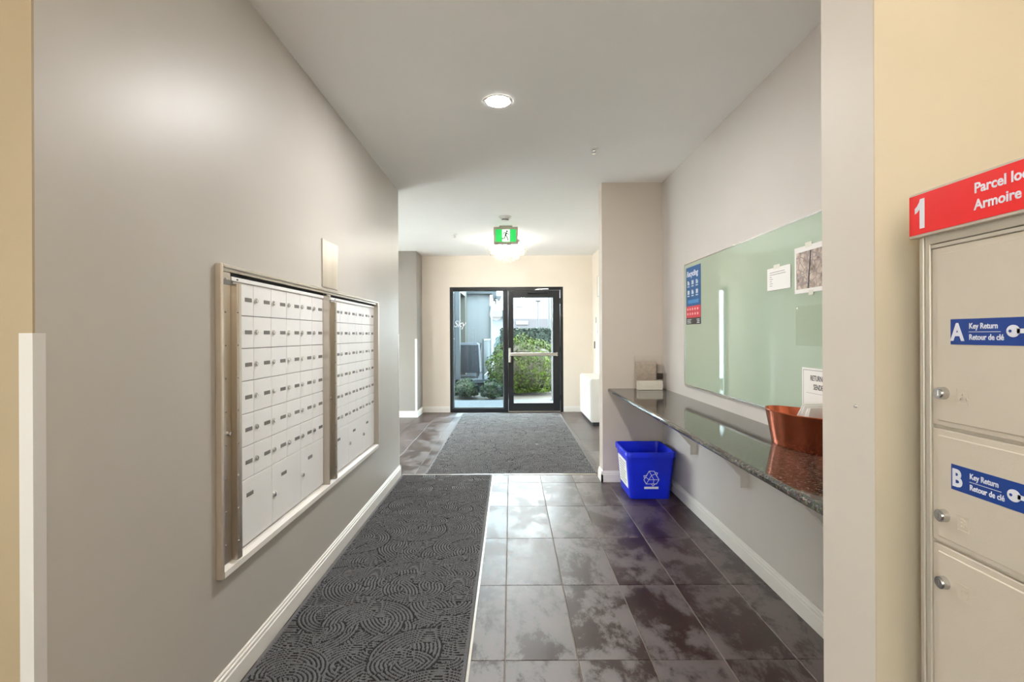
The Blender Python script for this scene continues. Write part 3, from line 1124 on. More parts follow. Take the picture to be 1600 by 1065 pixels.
for i in range(8):
    a = i * PI / 4 + 0.15
    spk.cyl((CX + 0.05 * math.cos(a), CY + 0.05 * math.sin(a), CEIL - 0.022), (CX + 0.285 * math.cos(a), CY + 0.285 * math.sin(a), CEIL - 0.045), 0.003, n=5)
obj('spider', spk, M['chrome'], ch)


def strand(n_beads):
    """a chain of faceted drops hanging from the origin"""
    mb = MB()
    z = -0.004
    for k in range(n_beads):
        r = 0.0085 if k < n_beads - 1 else 0.012
        hgt = 0.034 if k < n_beads - 1 else 0.050
        ring = [(r * math.cos(i * PI / 3), r * math.sin(i * PI / 3)) for i in range(6)]
        top = mb.bm.verts.new((0, 0, z))
        bot = mb.bm.verts.new((0, 0, z - hgt))
        rv = [mb.bm.verts.new((x, y, z - hgt * 0.55)) for x, y in ring]
        for i in range(6):
            j = (i + 1) % 6
            mb.bm.faces.new((top, rv[j], rv[i]))
            mb.bm.faces.new((bot, rv[i], rv[j]))
        z -= hgt - 0.002
    return mb


protos = {}
rng = random.Random(5)
for rr, n_s, beads in ((0.06, 8, 8), (0.10, 14, 7), (0.145, 18, 7), (0.19, 24, 6), (0.235, 28, 5), (0.275, 34, 4), (0.29, 20, 3)):
    for i in range(n_s):
        b = max(2, beads + rng.choice((-1, 0, 0)))
        a = 2 * PI * i / n_s + rng.uniform(-0.06, 0.06)
        q = rr + rng.uniform(-0.012, 0.012)
        loc = Vector((q * math.cos(a), q * math.sin(a), -0.045 - rng.uniform(0, 0.02)))
        if b not in protos:
            o = obj('crystal_strand', strand(b), M['crystal'], None, origin=(0, 0, 0))
            o.parent = ch
            o.location = loc
            protos[b] = o
        else:
            copy_part(protos[b], ch, loc)

# ------------------------------------------------------------------ counter in the niche
CZ = 0.86
ct = thing('granite_counter', 'long polished speckled granite ledge below the noticeboard', 'counter', (1.14, 2.95, CZ - 0.035))
CXF = 0.892
prof = [(XN - 0.001, CZ), (XN - 0.001, CZ - 0.032)]
for k in range(9):
    a = -PI / 2 - k * PI / 8
    prof.append((CXF + 0.016 + 0.016 * math.cos(a), CZ - 0.016 + 0.016 * math.sin(a)))
mb = MB().prism([(x, 1.265, z) for x, z in prof], (0, 4.498 - 1.265, 0))
obj('slab', mb, M['granite'], ct)
for y in (3.70, 2.90, 2.10):
    br = MB()
    br.prism([(XN - 0.001, y - 0.02, CZ - 0.032), (1.10, y - 0.02, CZ - 0.032), (1.10, y - 0.02, CZ - 0.060), (XN - 0.05, y - 0.02, 0.52), (XN - 0.05, y - 0.02, 0.45), (XN - 0.001, y - 0.02, 0.45)], (0, 0.04, 0))
    obj('bracket', br, M['wall_niche'], ct)

# brochure holder: stepped clear acrylic with pads of paper in the bottom
BX0, BX1, BY0, BY1 = 1.130, 1.385, 4.345, 4.485
bh = thing('brochure_holder', 'clear acrylic stepped brochure holder with paper pads at the counter end', 'holder', ((BX0 + BX1) / 2, BY0, CZ))
side = [(BY0, CZ + 0.001), (BY1, CZ + 0.001), (BY1, CZ + 0.300), (BY1 - 0.02, CZ + 0.300), (BY1 - 0.045, CZ + 0.225), (BY1 - 0.07, CZ + 0.225), (BY0 + 0.02, CZ + 0.150), (BY0, CZ + 0.150)]
for x in (BX0, BX1 - 0.003):
    obj('side_panel', MB().prism([(x, y, z) for y, z in side], (0.003, 0, 0)), M['acrylic'], bh)
obj('front_panel', MB().box(BX0 + 0.003, BX1 - 0.003, BY0, BY0 + 0.003, CZ + 0.001, CZ + 0.150), M['acrylic'], bh)
obj('middle_panel', MB().box(BX0 + 0.003, BX1 - 0.003, BY1 - 0.06, BY1 - 0.057, CZ + 0.090, CZ + 0.225), M['acrylic'], bh)
obj('back_panel', MB().box(BX0 + 0.003, BX1 - 0.003, BY1 - 0.003, BY1, CZ + 0.001, CZ + 0.305), M['acrylic'], bh)
for k in range(5):
    tag(obj('paper_pad', MB().box(BX0 + 0.006 + 0.001 * (k % 2), BX1 - 0.034 + 0.003 * (k % 3), BY0 + 0.006, BY1 - 0.062, CZ + 0.002 + 0.0155 * k, CZ + 0.0165 + 0.0155 * k, bevel=0.001), M['paper_warm'],
            origin=((BX0 + BX1) / 2, (BY0 + BY1) / 2, CZ + 0.0015 + 0.0155 * k)),
        ['lowest cream paper pad lying in the acrylic holder', 'second cream paper pad from the bottom in the acrylic holder', 'middle one of five cream paper pads in the acrylic holder',
         'cream paper pad second from the top in the acrylic holder', 'topmost cream paper pad in the acrylic holder'][k], 'paper', 'paper pads in the acrylic holder')
tag(obj('brochure', MB().box(BX0 + 0.008, BX0 + 0.20, BY1 - 0.018, BY1 - 0.006, CZ + 0.002, CZ + 0.245, bevel=0.001), M['brochure_print'], origin=(BX0 + 0.1, BY1 - 0.012, CZ + 0.002)),
    'beige brochure standing against the back of the acrylic holder', 'brochure')

# copper tub with mail
TXc, TYc = 1.272, 2.13
tb = thing('copper_tub', 'oval brushed copper tub full of returned mail on the counter', 'tub', (TXc, TYc, CZ))
prof = [(0.0, 0.001), (0.985, 0.001), (1.0, 0.006), (1.22, 0.150), (1.235, 0.153), (1.225, 0.156), (1.205, 0.152), (0.975, 0.010), (0.0, 0.008)]
mb = MB().lathe([(r * 0.1, z) for r, z in prof], (TXc, TYc, CZ), n=56, sx=0.82, sy=1.65, rot=math.radians(10))
bmesh.ops.remove_doubles(mb.bm, verts=mb.bm.verts, dist=1e-5)
obj('bowl', mb, M['copper'], tb, smooth=True)


def slab(corner, e1, e2, t):
    """thin rectangular sheet from a corner and two edge vectors"""
    c, a, b = Vector(corner), Vector(e1), Vector(e2)
    n = a.cross(b).normalized() * t
    return MB().prism([c, c + a, c + a + b, c + b], n)


for k, (yo, lean, hgt, lab) in enumerate(((0.060, 0.10, 0.165, 'white envelope leaning at the left end of the copper tub'),
                                          (0.020, 0.07, 0.160, 'white window envelope just behind the leftmost one in the copper tub'),
                                          (-0.020, 0.05, 0.150, 'thick white envelope in the middle of the copper tub'),
                                          (-0.055, 0.035, 0.155, 'white envelope at the near end of the copper tub'))):
    e = slab((TXc - 0.055, TYc + yo - 0.02, CZ + 0.035), (0.105, 0.02, 0), (0.02, -lean, hgt), 0.004)
    en = tag(obj('envelope', e, M['paper'], origin=(TXc, TYc + yo, CZ + 0.03)), lab, 'envelope', 'returned mail in the copper tub')

# ------------------------------------------------------------------ noticeboard and its sheets
NB0, NB1, NBZ0, NBZ1 = 1.80, 3.885, 0.955, 1.907
XB = 1.383
nb = thing('glass_noticeboard', 'large pale green glass noticeboard on the wall above the counter', 'board', (XN - 0.01, (NB0 + NB1) / 2, NBZ0))


def rounded(y0, y1, z0, z1, r, x, n=6):
    pts = []
    for (cy, cz, a0) in ((y1 - r, z1 - r, 0), (y0 + r, z1 - r, PI / 2), (y0 + r, z0 + r, PI), (y1 - r, z0 + r, 1.5 * PI)):
        for k in range(n + 1):
            a = a0 + k * PI / 2 / n
            pts.append((x, cy + r * math.cos(a), cz + r * math.sin(a)))
    return pts


obj('glass_panel', MB().prism(rounded(NB0 + 0.008, NB1 - 0.008, NBZ0 + 0.008, NBZ1 - 0.008, 0.012, XB), (0.012, 0, 0)), M['board'], nb)
rim = MB()
outer = rounded(NB0, NB1, NBZ0, NBZ1, 0.02, XB - 0.002)
inner = rounded(NB0 + 0.008, NB1 - 0.008, NBZ0 + 0.008, NBZ1 - 0.008, 0.012, XB - 0.002)
nO = len(outer)
lay = []
for pts, dx in ((outer, 0), (inner, 0), (inner, 0.018), (outer, 0.018)):
    lay.append([rim.bm.verts.new((p[0] + dx, p[1], p[2])) for p in pts])
for a, b in ((0, 1), (1, 2), (2, 3), (3, 0)):
    for i in range(nO):
        j = (i + 1) % nO
        rim.bm.faces.new((lay[a][i], lay[a][j], lay[b][j], lay[b][i]))
obj('metal_rim', rim, M['steel'], nb)

RIGHT_W, UP = (0, -1, 0), (0, 0, 1)      # reading direction on the right-hand walls


def sheet_on(x, y_hi, y_lo, z0, z1, m, parent=None, name='sheet', t=0.0012, lift=0.0):
    return obj(name, MB().box(x - t - lift, x - lift, y_lo, y_hi, z0, z1), m, parent, origin=None if parent is not None else (x, (y_hi + y_lo) / 2, z0))


# blue poster
po = sheet_on(XB - 0.0005, 3.838, 3.548, 1.432, 1.872, M['navy'], name='poster')
tag(po, 'narrow blue and red recycling poster at the far end of the green board', 'poster')
px = XB - 0.0017
sheet_on(px, 3.838, 3.548, 1.482, 1.572, M['poster_red'], po, 'red_band', 0.0004)
sheet_on(px, 3.838, 3.548, 1.432, 1.482, M['poster_black'], po, 'black_band', 0.0004)
sheet_on(px, 3.80, 3.59, 1.592, 1.618, M['poster_teal'], po, 'light_band', 0.0004)
text('poster_title', 'Recycling', 0.060, (px - 0.0004, 3.825, 1.800), RIGHT_W, UP, M['print_white'], po, bold=0.0015, shear=0.15)
for rr_, zc in enumerate((1.745, 1.672)):
    for cc in range(3):
        yc = 3.795 - cc * 0.085
        pic = MB()
        pic.box(px - 0.0006, px, yc - 0.012, yc + 0.014, zc - 0.010, zc + 0.022)
        pic.box(px - 0.0006, px, yc - 0.026, yc - 0.014, zc - 0.010, zc + 0.012 + 0.008 * ((cc + rr_) % 2))
        pic.box(px - 0.0006, px, yc - 0.026, yc + 0.018, zc - 0.026, zc - 0.018)
        obj('printed_picture', pic, M['poster_light'], po)
for zc in (1.548, 1.512):
    for cc in range(5):
        yc = 3.805 - cc * 0.05
        obj('printed_symbol', MB().box(px - 0.0010, px - 0.0004, yc - 0.012, yc + 0.012, zc - 0.008, zc + 0.008), M['poster_pink'], po)
for zc, w_ in ((1.468, 0.09), (1.456, 0.075), (1.444, 0.085)):
    obj('printed_line', MB().box(px - 0.0010, px - 0.0004, 3.82 - w_, 3.82, zc - 0.0025, zc + 0.0025), M['poster_light'], po)
    obj('printed_line', MB().box(px - 0.0010, px - 0.0004, 3.57, 3.57 + w_ * 0.6, zc - 0.0025, zc + 0.0025), M['poster_light'], po)

# half-sheet notice
no = sheet_on(XB - 0.0005, 2.623, 2.406, 1.585, 1.702, M['paper'], name='paper_notice', lift=0.002)
tag(no, 'small white typed notice taped to the green board', 'notice')
obj('tape', MB().box(XB - 0.0040, XB - 0.0032, 2.50, 2.56, 1.694, 1.716), M['tape'], no)
for k in range(7):
    w_ = [0.14, 0.15, 0.02, 0.03, 0.02, 0.03, 0.025][k]
    z = 1.678 - k * 0.0115
    obj('printed_line', MB().box(XB - 0.0042, XB - 0.0036, 2.597 - w_, 2.597, z - 0.0015, z + 0.0015), M['ink_grey'], no)

# aerial map print
mo = sheet_on(XB - 0.0005, 2.370, 2.088, 1.548, 1.768, M['paper'], name='map_sheet', lift=0.002)
tag(mo, 'white-bordered aerial map print taped to the green board', 'map')
sheet_on(XB - 0.0037, 2.356, 2.098, 1.568, 1.742, M['map_print'], mo, 'aerial_print', 0.0004)
obj('printed_road', MB().prism([(XB - 0.0046, 2.246, 1.742), (XB - 0.0046, 2.238, 1.742), (XB - 0.0046, 2.258, 1.568), (XB - 0.0046, 2.266, 1.568)], (0.0005, 0, 0)), M['ink'], mo)
obj('printed_road', MB().prism([(XB - 0.0045, 2.356, 1.628), (XB - 0.0045, 2.254, 1.650), (XB - 0.0045, 2.254, 1.645), (XB - 0.0045, 2.356, 1.623)], (0.0004, 0, 0)), M['ink_grey'], mo)
obj('printed_road', MB().prism([(XB - 0.0045, 2.240, 1.708), (XB - 0.0045, 2.098, 1.716), (XB - 0.0045, 2.098, 1.712), (XB - 0.0045, 2.240, 1.704)], (0.0004, 0, 0)), M['ink_grey'], mo)
obj('tape', MB().box(XB - 0.0042, XB - 0.0034, 2.235, 2.285, 1.758, 1.782), M['tape'], mo)
obj('tape', MB().box(XB - 0.0042, XB - 0.0034, 2.225, 2.260, 1.535, 1.558), M['tape'], mo)

# clear sleeve below the map
sl = sheet_on(XB - 0.0005, 2.366, 2.10, 1.300, 1.488, M['sleeve'], name='plastic_sleeve')
tag(sl, 'empty frosted plastic sleeve on the green board below the map', 'sleeve')
obj('hanging_dot', MB().cyl((XB - 0.0032, 2.353, 1.479), (XB - 0.0017, 2.353, 1.479), 0.005, n=12), M['white_plastic'], sl)

# RETURN TO SENDER sheet
rs = sheet_on(XB - 0.0005, 2.316, 2.085, 0.966, 1.199, M['paper'], name='return_notice')
tag(rs, 'white RETURN TO SENDER notice on the board behind the copper tub', 'notice')
rx = XB - 0.0017
bd = MB()
bd.box(rx - 0.0004, rx, 2.3045, 2.307, 0.972, 1.190)
bd.box(rx - 0.0004, rx, 2.094, 2.0965, 0.972, 1.190)
bd.box(rx - 0.0004, rx, 2.0965, 2.3045, 1.1875, 1.190)
obj('printed_border', bd, M['ink_grey'], rs)
text('lettering', 'RETURN TO', 0.034, (rx - 0.0003, 2.188, 1.142), RIGHT_W, UP, M['ink'], rs, bold=0.0004, align='CENTER', sx=0.68)
text('lettering', 'SENDER', 0.034, (rx - 0.0003, 2.188, 1.102), RIGHT_W, UP, M['ink'], rs, bold=0.0004, align='CENTER', sx=0.68)
obj('printed_line', MB().box(rx - 0.0005, rx, 2.11, 2.285, 1.083, 1.0845), M['ink_grey'], rs)

# ------------------------------------------------------------------ blue recycling bin
RB = (1.145, 4.21)
rb = thing('recycling_bin', 'blue plastic recycling box on the floor under the counter', 'bin', (RB[0], RB[1], 0))


def frust(cx, cy, wx0, wy0, wx1, wy1, z0, z1, r0, r1, n=4):
    """rings of a tapered rounded box"""
    def ring(wx, wy, r, z):
        pts = []
        for sx, sy, a0 in ((1, 1, 0), (-1, 1, PI / 2), (-1, -1, PI), (1, -1, 1.5 * PI)):
            for k in range(n + 1):
                a = a0 + k * PI / 2 / n
                pts.append((cx + sx * (wx / 2 - r) + r * math.cos(a), cy + sy * (wy / 2 - r) + r * math.sin(a), z))
        return pts
    return ring(wx0, wy0, r0, z0), ring(wx1, wy1, r1, z1)


def ringed(mb, rings, cap0=True, cap1=False):
    vs = [[mb.bm.verts.new(p) for p in r] for r in rings]
    n = len(vs[0])
    for a, b in zip(vs, vs[1:]):
        for i in range(n):
            j = (i + 1) % n
            mb.bm.faces.new((a[i], a[j], b[j], b[i]))
    if cap0:
        mb.bm.faces.new(vs[0][::-1])
    if cap1:
        mb.bm.faces.new(vs[-1])


def rr(wx, wy, r, z):
    return frust(RB[0], RB[1], wx, wy, wx, wy, z, z, r, r)[0]


mb = MB()
ringed(mb, [rr(0.325, 0.375, 0.03, 0.002), rr(0.330, 0.380, 0.032, 0.012), rr(0.385, 0.428, 0.035, 0.335), rr(0.388, 0.430, 0.035, 0.345), rr(0.412, 0.452, 0.04, 0.347),
            rr(0.414, 0.454, 0.04, 0.385), rr(0.408, 0.448, 0.038, 0.390), rr(0.384, 0.424, 0.034, 0.390), rr(0.380, 0.420, 0.034, 0.380), rr(0.324, 0.374, 0.03, 0.016)], cap0=True, cap1=True)
obj('tub', mb, M['bin_blue'], rb, smooth=True)
fy = lambda z: RB[1] - (0.380 + (0.428 - 0.380) * (z - 0.012) / 0.323) / 2 - 0.0006    # front face depth at a height


def front_pt(x, z):
    return (x, fy(z), z)


def fstroke(mb, pts, w):
    for (xa, za), (xb, zb) in zip(pts, pts[1:]):
        dx, dz = xb - xa, zb - za
        L = math.hypot(dx, dz)
        nx, nz = -dz / L * w / 2, dx / L * w / 2
        ex, ez = dx / L * w * 0.35, dz / L * w * 0.35
        mb.prism([front_pt(xa + nx - ex, za + nz - ez), front_pt(xb + nx + ex, zb + nz + ez), front_pt(xb - nx + ex, zb - nz + ez), front_pt(xa - nx - ex, za - nz - ez)], (0, 0.0004, 0))


# three folded arrows chasing round a triangle, drawn in outline
logo = MB()
LCX, LCZ, LR = 1.150, 0.176, 0.060


def rot2(p, a):
    return (LCX + p[0] * math.cos(a) - p[1] * math.sin(a), LCZ + p[0] * math.sin(a) + p[1] * math.cos(a))


OUT = ((-0.020, 0.060), (0.020, 0.060))
for k in range(3):
    a, b = -k * 2 * PI / 3, -(k + 1) * 2 * PI / 3
    fstroke(logo, [rot2(OUT[0], a), rot2(OUT[1], a), rot2(OUT[0], b)], 0.0050)        # outer edge of the band
    fstroke(logo, [rot2((0, 0.024), a), rot2((0, 0.024), b)], 0.0042)                  # inner edge
    fstroke(logo, [rot2((0, 0.024), a), rot2(OUT[0], a)], 0.0042)                      # fold
    fstroke(logo, [rot2((0, 0.024), a), rot2((0.034, 0.036), a)], 0.0042)              # arrow head
    fstroke(logo, [rot2((0.026, 0.050), a), rot2((0.050, 0.044), a), rot2((0.040, 0.020), a)], 0.0050)
obj('recycling_symbol', logo, M['print_white'], rb)
fb = MB()
fstroke(fb, [(LCX - 0.052, 0.096), (LCX + 0.052, 0.096)], 0.019)
obj('printed_bar', fb, M['print_white'], rb)
# paper pasted on the left side
sxl = lambda z: RB[0] - (0.330 + (0.385 - 0.330) * (z - 0.012) / 0.323) / 2 - 0.0006
pa = MB()
pa.prism([(sxl(0.305), RB[1] + 0.155, 0.305), (sxl(0.305), RB[1] - 0.150, 0.305), (sxl(0.075), RB[1] - 0.140, 0.075), (sxl(0.075), RB[1] + 0.150, 0.075)], (-0.0006, 0, 0))
lb = obj('paper_label', pa, M['paper'], rb)
for k in range(8):
    z = 0.275 - k * 0.024
    obj('printed_line', MB().prism([(sxl(z) - 0.0008, RB[1] + 0.115, z), (sxl(z) - 0.0008, RB[1] - 0.105 + 0.02 * (k % 3), z), (sxl(z - 0.008) - 0.0008, RB[1] - 0.105 + 0.02 * (k % 3), z - 0.008), (sxl(z - 0.008) - 0.0008, RB[1] + 0.115, z - 0.008)], (-0.0003, 0, 0)), M['ink_grey'], lb)

# ------------------------------------------------------------------ parcel locker on the right
LXF = 0.850
LYF = 1.018       # far edge
LYN = 0.560       # near edge, out of frame
pk = thing('parcel_locker', 'beige metal parcel locker with blue key-return stickers on the right wall', 'locker', (XR, (LYF + LYN) / 2, 0.30))
cs = MB()
cs.box(LXF + 0.012, XR - 0.001, LYN, LYF, 0.30, 1.60)
obj('body', cs, M['locker_frame'], pk)
ff = MB()                                                      # stepped face frame
for (ya, yb, xa) in ((1.0125, LYF, LXF + 0.002), (1.004, 1.0105, LXF - 0.001), (0.9905, 1.0025, LXF + 0.001)):
    ff.box(xa, LXF + 0.014, ya, yb, 0.30, 1.60, bevel=0.0012)
    n_a, n_b = LYN + (LYF - yb), LYN + (LYF - ya)
    ff.box(xa, LXF + 0.014, n_a, n_b, 0.30, 1.60, bevel=0.0012)
obj('face_frame', ff, M['locker_frame'], pk)
hd = MB()
hd.box(LXF - 0.001, LXF + 0.014, LYN + 0.028, 0.9905, 1.536, 1.560, bevel=0.0012)
hd.box(LXF + 0.001, LXF + 0.014, LYN + 0.028, 0.9905, 1.527, 1.535, bevel=0.0012)
hd.box(LXF + 0.004, LXF + 0.014, LYN + 0.028, 0.9905, 1.561, 1.60, bevel=0.0012)
obj('head_rail', hd, M['locker_frame'], pk)
DN0, DN1 = LYN + 0.029, 0.9895
levels = [('A', 1.5265, 1.1735, 1.239), ('B', 1.1665, 0.9430, 0.9986), ('C', 0.9360, 0.5600, 0.867)]
for (ltr, zt, zb, zl) in levels:
    dm = MB().box(LXF + 0.004, LXF + 0.014, DN0, DN1, zb, zt, bevel=0.001)
    dm.box(LXF + 0.001, LXF + 0.005, DN0 + 0.012, DN1 - 0.014, zb + 0.010, zt - 0.012, bevel=0.0015)
    dd = obj('door', dm, M['locker'], pk)
    lm = MB().cyl((LXF + 0.001, 0.9595, zl), (LXF - 0.010, 0.9595, zl), 0.0125, 0.0115, n=24)
    lm.cyl((LXF - 0.010, 0.9595, zl), (LXF - 0.0125, 0.9595, zl), 0.0085, n=20)
    lm.box(LXF - 0.0135, LXF - 0.0124, 0.9595 - 0.0012, 0.9595 + 0.0012, zl - 0.005, zl + 0.005)
    obj('lock', lm, M['steel'], dd, smooth=True)
    # embossed letter in a raised square
    em = MB()
    y1_, y0_ = 0.9335, 0.9085
    z0_, z1_ = zl - 0.016, zl + 0.014
    em.box(LXF + 0.0003, LXF + 0.0012, y0_, y1_, z0_, z0_ + 0.0015)
    em.box(LXF + 0.0003, LXF + 0.0012, y0_, y1_, z1_ - 0.0015, z1_)
    em.box(LXF + 0.0003, LXF + 0.0012, y0_, y0_ + 0.0015, z0_ + 0.0015, z1_ - 0.0015)
    em.box(LXF + 0.0003, LXF + 0.0012, y1_ - 0.0015, y1_, z0_ + 0.0015, z1_ - 0.0015)
    obj('embossed_square', em, M['locker'], dd)
    text('embossed_letter', ltr, 0.024, (LXF + 0.0006, 0.9275, zl - 0.009), RIGHT_W, UP, M['locker'], dd, depth=0.0006)
    if ltr in 'AB':
        zs_ = 1.335 if ltr == 'A' else 1.0565
        st = sheet_on(LXF + 0.0008, 0.9440, 0.725, zs_, zs_ + 0.0485, M['sticker_blue'], pk, 'sticker', 0.0005)
        st['label'] = 'blue key-return sticker on the door'
        sxx = LXF + 0.0001
        text('sticker_letter', ltr, 0.045, (sxx, 0.9425, zs_ + 0.0085), RIGHT_W, UP, M['print_white'], st, bold=0.0016, depth=0.0003, sx=0.85)
        text('sticker_words', 'Key Return', 0.0145, (sxx, 0.9060, zs_ + 0.0300), RIGHT_W, UP, M['print_white'], st, bold=0.0003, depth=0.0003, sx=0.80)
        text('sticker_words', 'Retour de clé', 0.0145, (sxx, 0.9060, zs_ + 0.0095), RIGHT_W, UP, M['print_white'], st, bold=0.0003, depth=0.0003, sx=0.80)
        obj('sticker_rule', MB().box(sxx - 0.0003, sxx, 0.847, 0.9060, zs_ + 0.0235, zs_ + 0.0245), M['print_white'], st)
        # key picture
        ky, kz = 0.826, zs_ + 0.025
        km = MB()
        ring = [(sxx, ky + 0.0115 * math.cos(i * 2 * PI / 20), kz + 0.0105 * math.sin(i * 2 * PI / 20)) for i in range(20)]
        km.prism(ring, (-0.0003, 0, 0))
        km.prism([(sxx, ky - 0.006, kz + 0.0040), (sxx, ky - 0.070, kz + 0.0040), (sxx, ky - 0.074, kz), (sxx, ky - 0.064, kz - 0.0060), (sxx, ky - 0.056, kz - 0.0020), (sxx, ky - 0.050, kz - 0.0060),
                  (sxx, ky - 0.042, kz - 0.0035), (sxx, ky - 0.006, kz - 0.0040)], (-0.0003, 0, 0))
        kk = obj('key_picture', km, M['print_white'], st)
        obj('key_hole', MB().cyl((sxx - 0.0006, ky + 0.005, kz), (sxx - 0.0002, ky + 0.005, kz), 0.0026, n=12), M['sticker_blue'], st)

sg = MB().box(LXF - 0.014, LXF + 0.004, LYN - 0.006, 1.0235, 1.5530, 1.6440, bevel=0.001)
sg = obj('sign_holder', sg, M['locker_frame'], pk)
rd = obj('red_sign', MB().box(LXF - 0.0150, LXF - 0.0138, LYN - 0.004, 1.0215, 1.5585, 1.6395), M['red_sign'], sg)
obj('sign_number', MB().prism([(LXF - 0.0153, 1.0070 - u * 0.9, 1.5695 + v) for u, v in ((0.013, 0), (0.026, 0), (0.026, 0.060), (0.014, 0.060), (0.012, 0.054), (0.006, 0.047), (0.0, 0.043), (0.0, 0.032), (0.006, 0.034), (0.013, 0.040))], (-0.0004, 0, 0)), M['print_white'], pk)
text('sign_words', 'Parcel locker', 0.0255, (LXF - 0.0152, 0.8785, 1.6080), RIGHT_W, UP, M['print_white'], pk, bold=0.0006, depth=0.0003, sx=0.92)
text('sign_words', 'Armoire à colis', 0.0255, (LXF - 0.0152, 0.8785, 1.5780), RIGHT_W, UP, M['print_white'], pk, bold=0.0006, depth=0.0003, sx=0.92)

# small screw left in the pier
tag(obj('wall_screw', MB().cyl((0.806, 1.141, 1.187), (0.802, 1.141, 1.187), 0.0045, 0.003, n=10), M['steel'], origin=(0.806, 1.141, 1.187)),
    'tiny screw head left in the pier beside the parcel locker', 'screw')

# ------------------------------------------------------------------ far right wall: heater, intercom, switch
ht = thing('cabinet_heater', 'white cabinet heater against the right wall near the entrance', 'heater', (1.30, 7.78, 0))
HX, HY0, HY1 = 1.177, 7.24, 8.31
hb = MB().box(HX + 0.012, 1.426, HY0, HY1, 0.055, 0.700, bevel=0.008, seg=2)
obj('cabinet', hb, M['heater'], ht)
hf = MB().box(HX, HX + 0.012, HY0 + 0.012, HY1 - 0.012, 0.075, 0.685, bevel=0.004)
hf = obj('front_panel', hf, M['heater'], ht)
gr = obj('grille', MB().box(HX - 0.002, HX + 0.002, HY0 + 0.10, HY1 - 0.10, 0.545, 0.645), M['grille_grey'], ht)
for k in range(9):
    z = 0.552 + k * 0.0108
    obj('slat', MB().box(HX - 0.006, HX - 0.001, HY0 + 0.10, HY1 - 0.10, z, z + 0.006), M['heater'], gr)
obj('toe_kick', MB().box(HX + 0.04, 1.426, HY0 + 0.01, HY1 - 0.01, 0.001, 0.055), M['black_plastic'], ht)

ic = thing('intercom_panel', 'slim pale intercom panel on the right wall above the heater', 'intercom', (1.443, 8.15, 1.38))
obj('housing', MB().box(1.425, 1.443, 8.10, 8.20, 1.38, 1.68, bevel=0.004), M['white_plastic'], ic)
obj('screen', MB().box(1.4235, 1.4255, 8.115, 8.185, 1.55, 1.65), M['label_grey'], ic)
ac = thing('door_release_switch', 'small dark switch on the right wall beside the entrance', 'switch', (1.443, 8.38, 1.15))
obj('switch_plate', MB().box(1.435, 1.443, 8.345, 8.415, 1.12, 1.24, bevel=0.002), M['black_plastic'], ac)
obj('rocker', MB().box(1.431, 1.436, 8.365, 8.395, 1.15, 1.21, bevel=0.0015), M['label_grey'], ac)
fp = thing('wall_notice_frame', 'tall narrow pale frame high on the right wall beyond the stub wall', 'frame', (1.443, 7.95, 1.95))
fm = MB()
fm.box(1.432, 1.443, 7.82, 7.83, 1.98, 2.32)
fm.box(1.432, 1.443, 8.07, 8.08, 1.98, 2.32)
fm.box(1.432, 1.443, 7.83, 8.07, 1.98, 1.99)
fm.box(1.432, 1.443, 7.83, 8.07, 2.31, 2.32)
obj('frame_bars', fm, M['alu'], fp)
obj('print', MB().box(1.438, 1.442, 7.83, 8.07, 1.99, 2.31), M['paper'], fp)


# ------------------------------------------------------------------ outside
def leaves(n, size, seed, shape):
    """n little four-sided leaves; shape(rng, n) gives centres and outward normals"""
    rng = np.random.default_rng(seed)
    c, nr = shape(rng, n)
    nr = nr + rng.normal(0, 0.55, c.shape)
    nr /= np.linalg.norm(nr, axis=1, keepdims=True)
    a = np.cross(nr, rng.normal(0, 1, c.shape))
    a /= np.linalg.norm(a, axis=1, keepdims=True)
    b = np.cross(nr, a)
    s = (size * rng.uniform(0.6, 1.3, (n, 1)))
    V = np.stack([c - a * s, c - b * s * 0.45 + nr * s * 0.15, c + a * s, c + b * s * 0.45 + nr * s * 0.15], 1).reshape(-1, 3)
    F = np.arange(4 * n).reshape(-1, 4)
    return V, F


def ellipsoid(cx, cy, cz, rx, ry, rz, lump=0.10, zmin=0.02):
    def shape(rng, n):
        d = rng.normal(0, 1, (n, 3))
        d /= np.linalg.norm(d, axis=1, keepdims=True)
        k = 1 + lump * np.sin(d[:, 0] * 7 + d[:, 2] * 5 + cx) * np.cos(d[:, 1] * 6 + d[:, 2] * 3)
        depth = 1 - np.abs(rng.normal(0, 0.09, n))
        p = d * np.array([rx, ry, rz]) * (k * depth)[:, None] + np.array([cx, cy, cz])
        p[:, 2] = np.maximum(p[:, 2], zmin + rng.uniform(0, 0.05, n))
        return p, d
    return shape


def boxy(x0, x1, y0, y1, z0, z1):
    def shape(rng, n):
        p = np.stack([rng.uniform(x0, x1, n), rng.uniform(y0, y1, n), rng.uniform(z0, z1, n)], 1)
        face = rng.integers(0, 4, n)
        nr = np.zeros((n, 3))
        m0 = face <= 1
        p[m0, 1] = y0 + np.abs(rng.normal(0, 0.05, m0.sum()))
        nr[m0, 1] = -1
        m1 = face == 2
        p[m1, 2] = z1 + rng.normal(0, 0.03, m1.sum())
        nr[m1, 2] = 1
        m2 = face == 3
        p[m2, 0] = x1 - np.abs(rng.normal(0, 0.05, m2.sum()))
        nr[m2, 0] = 1
        return p, nr
    return shape


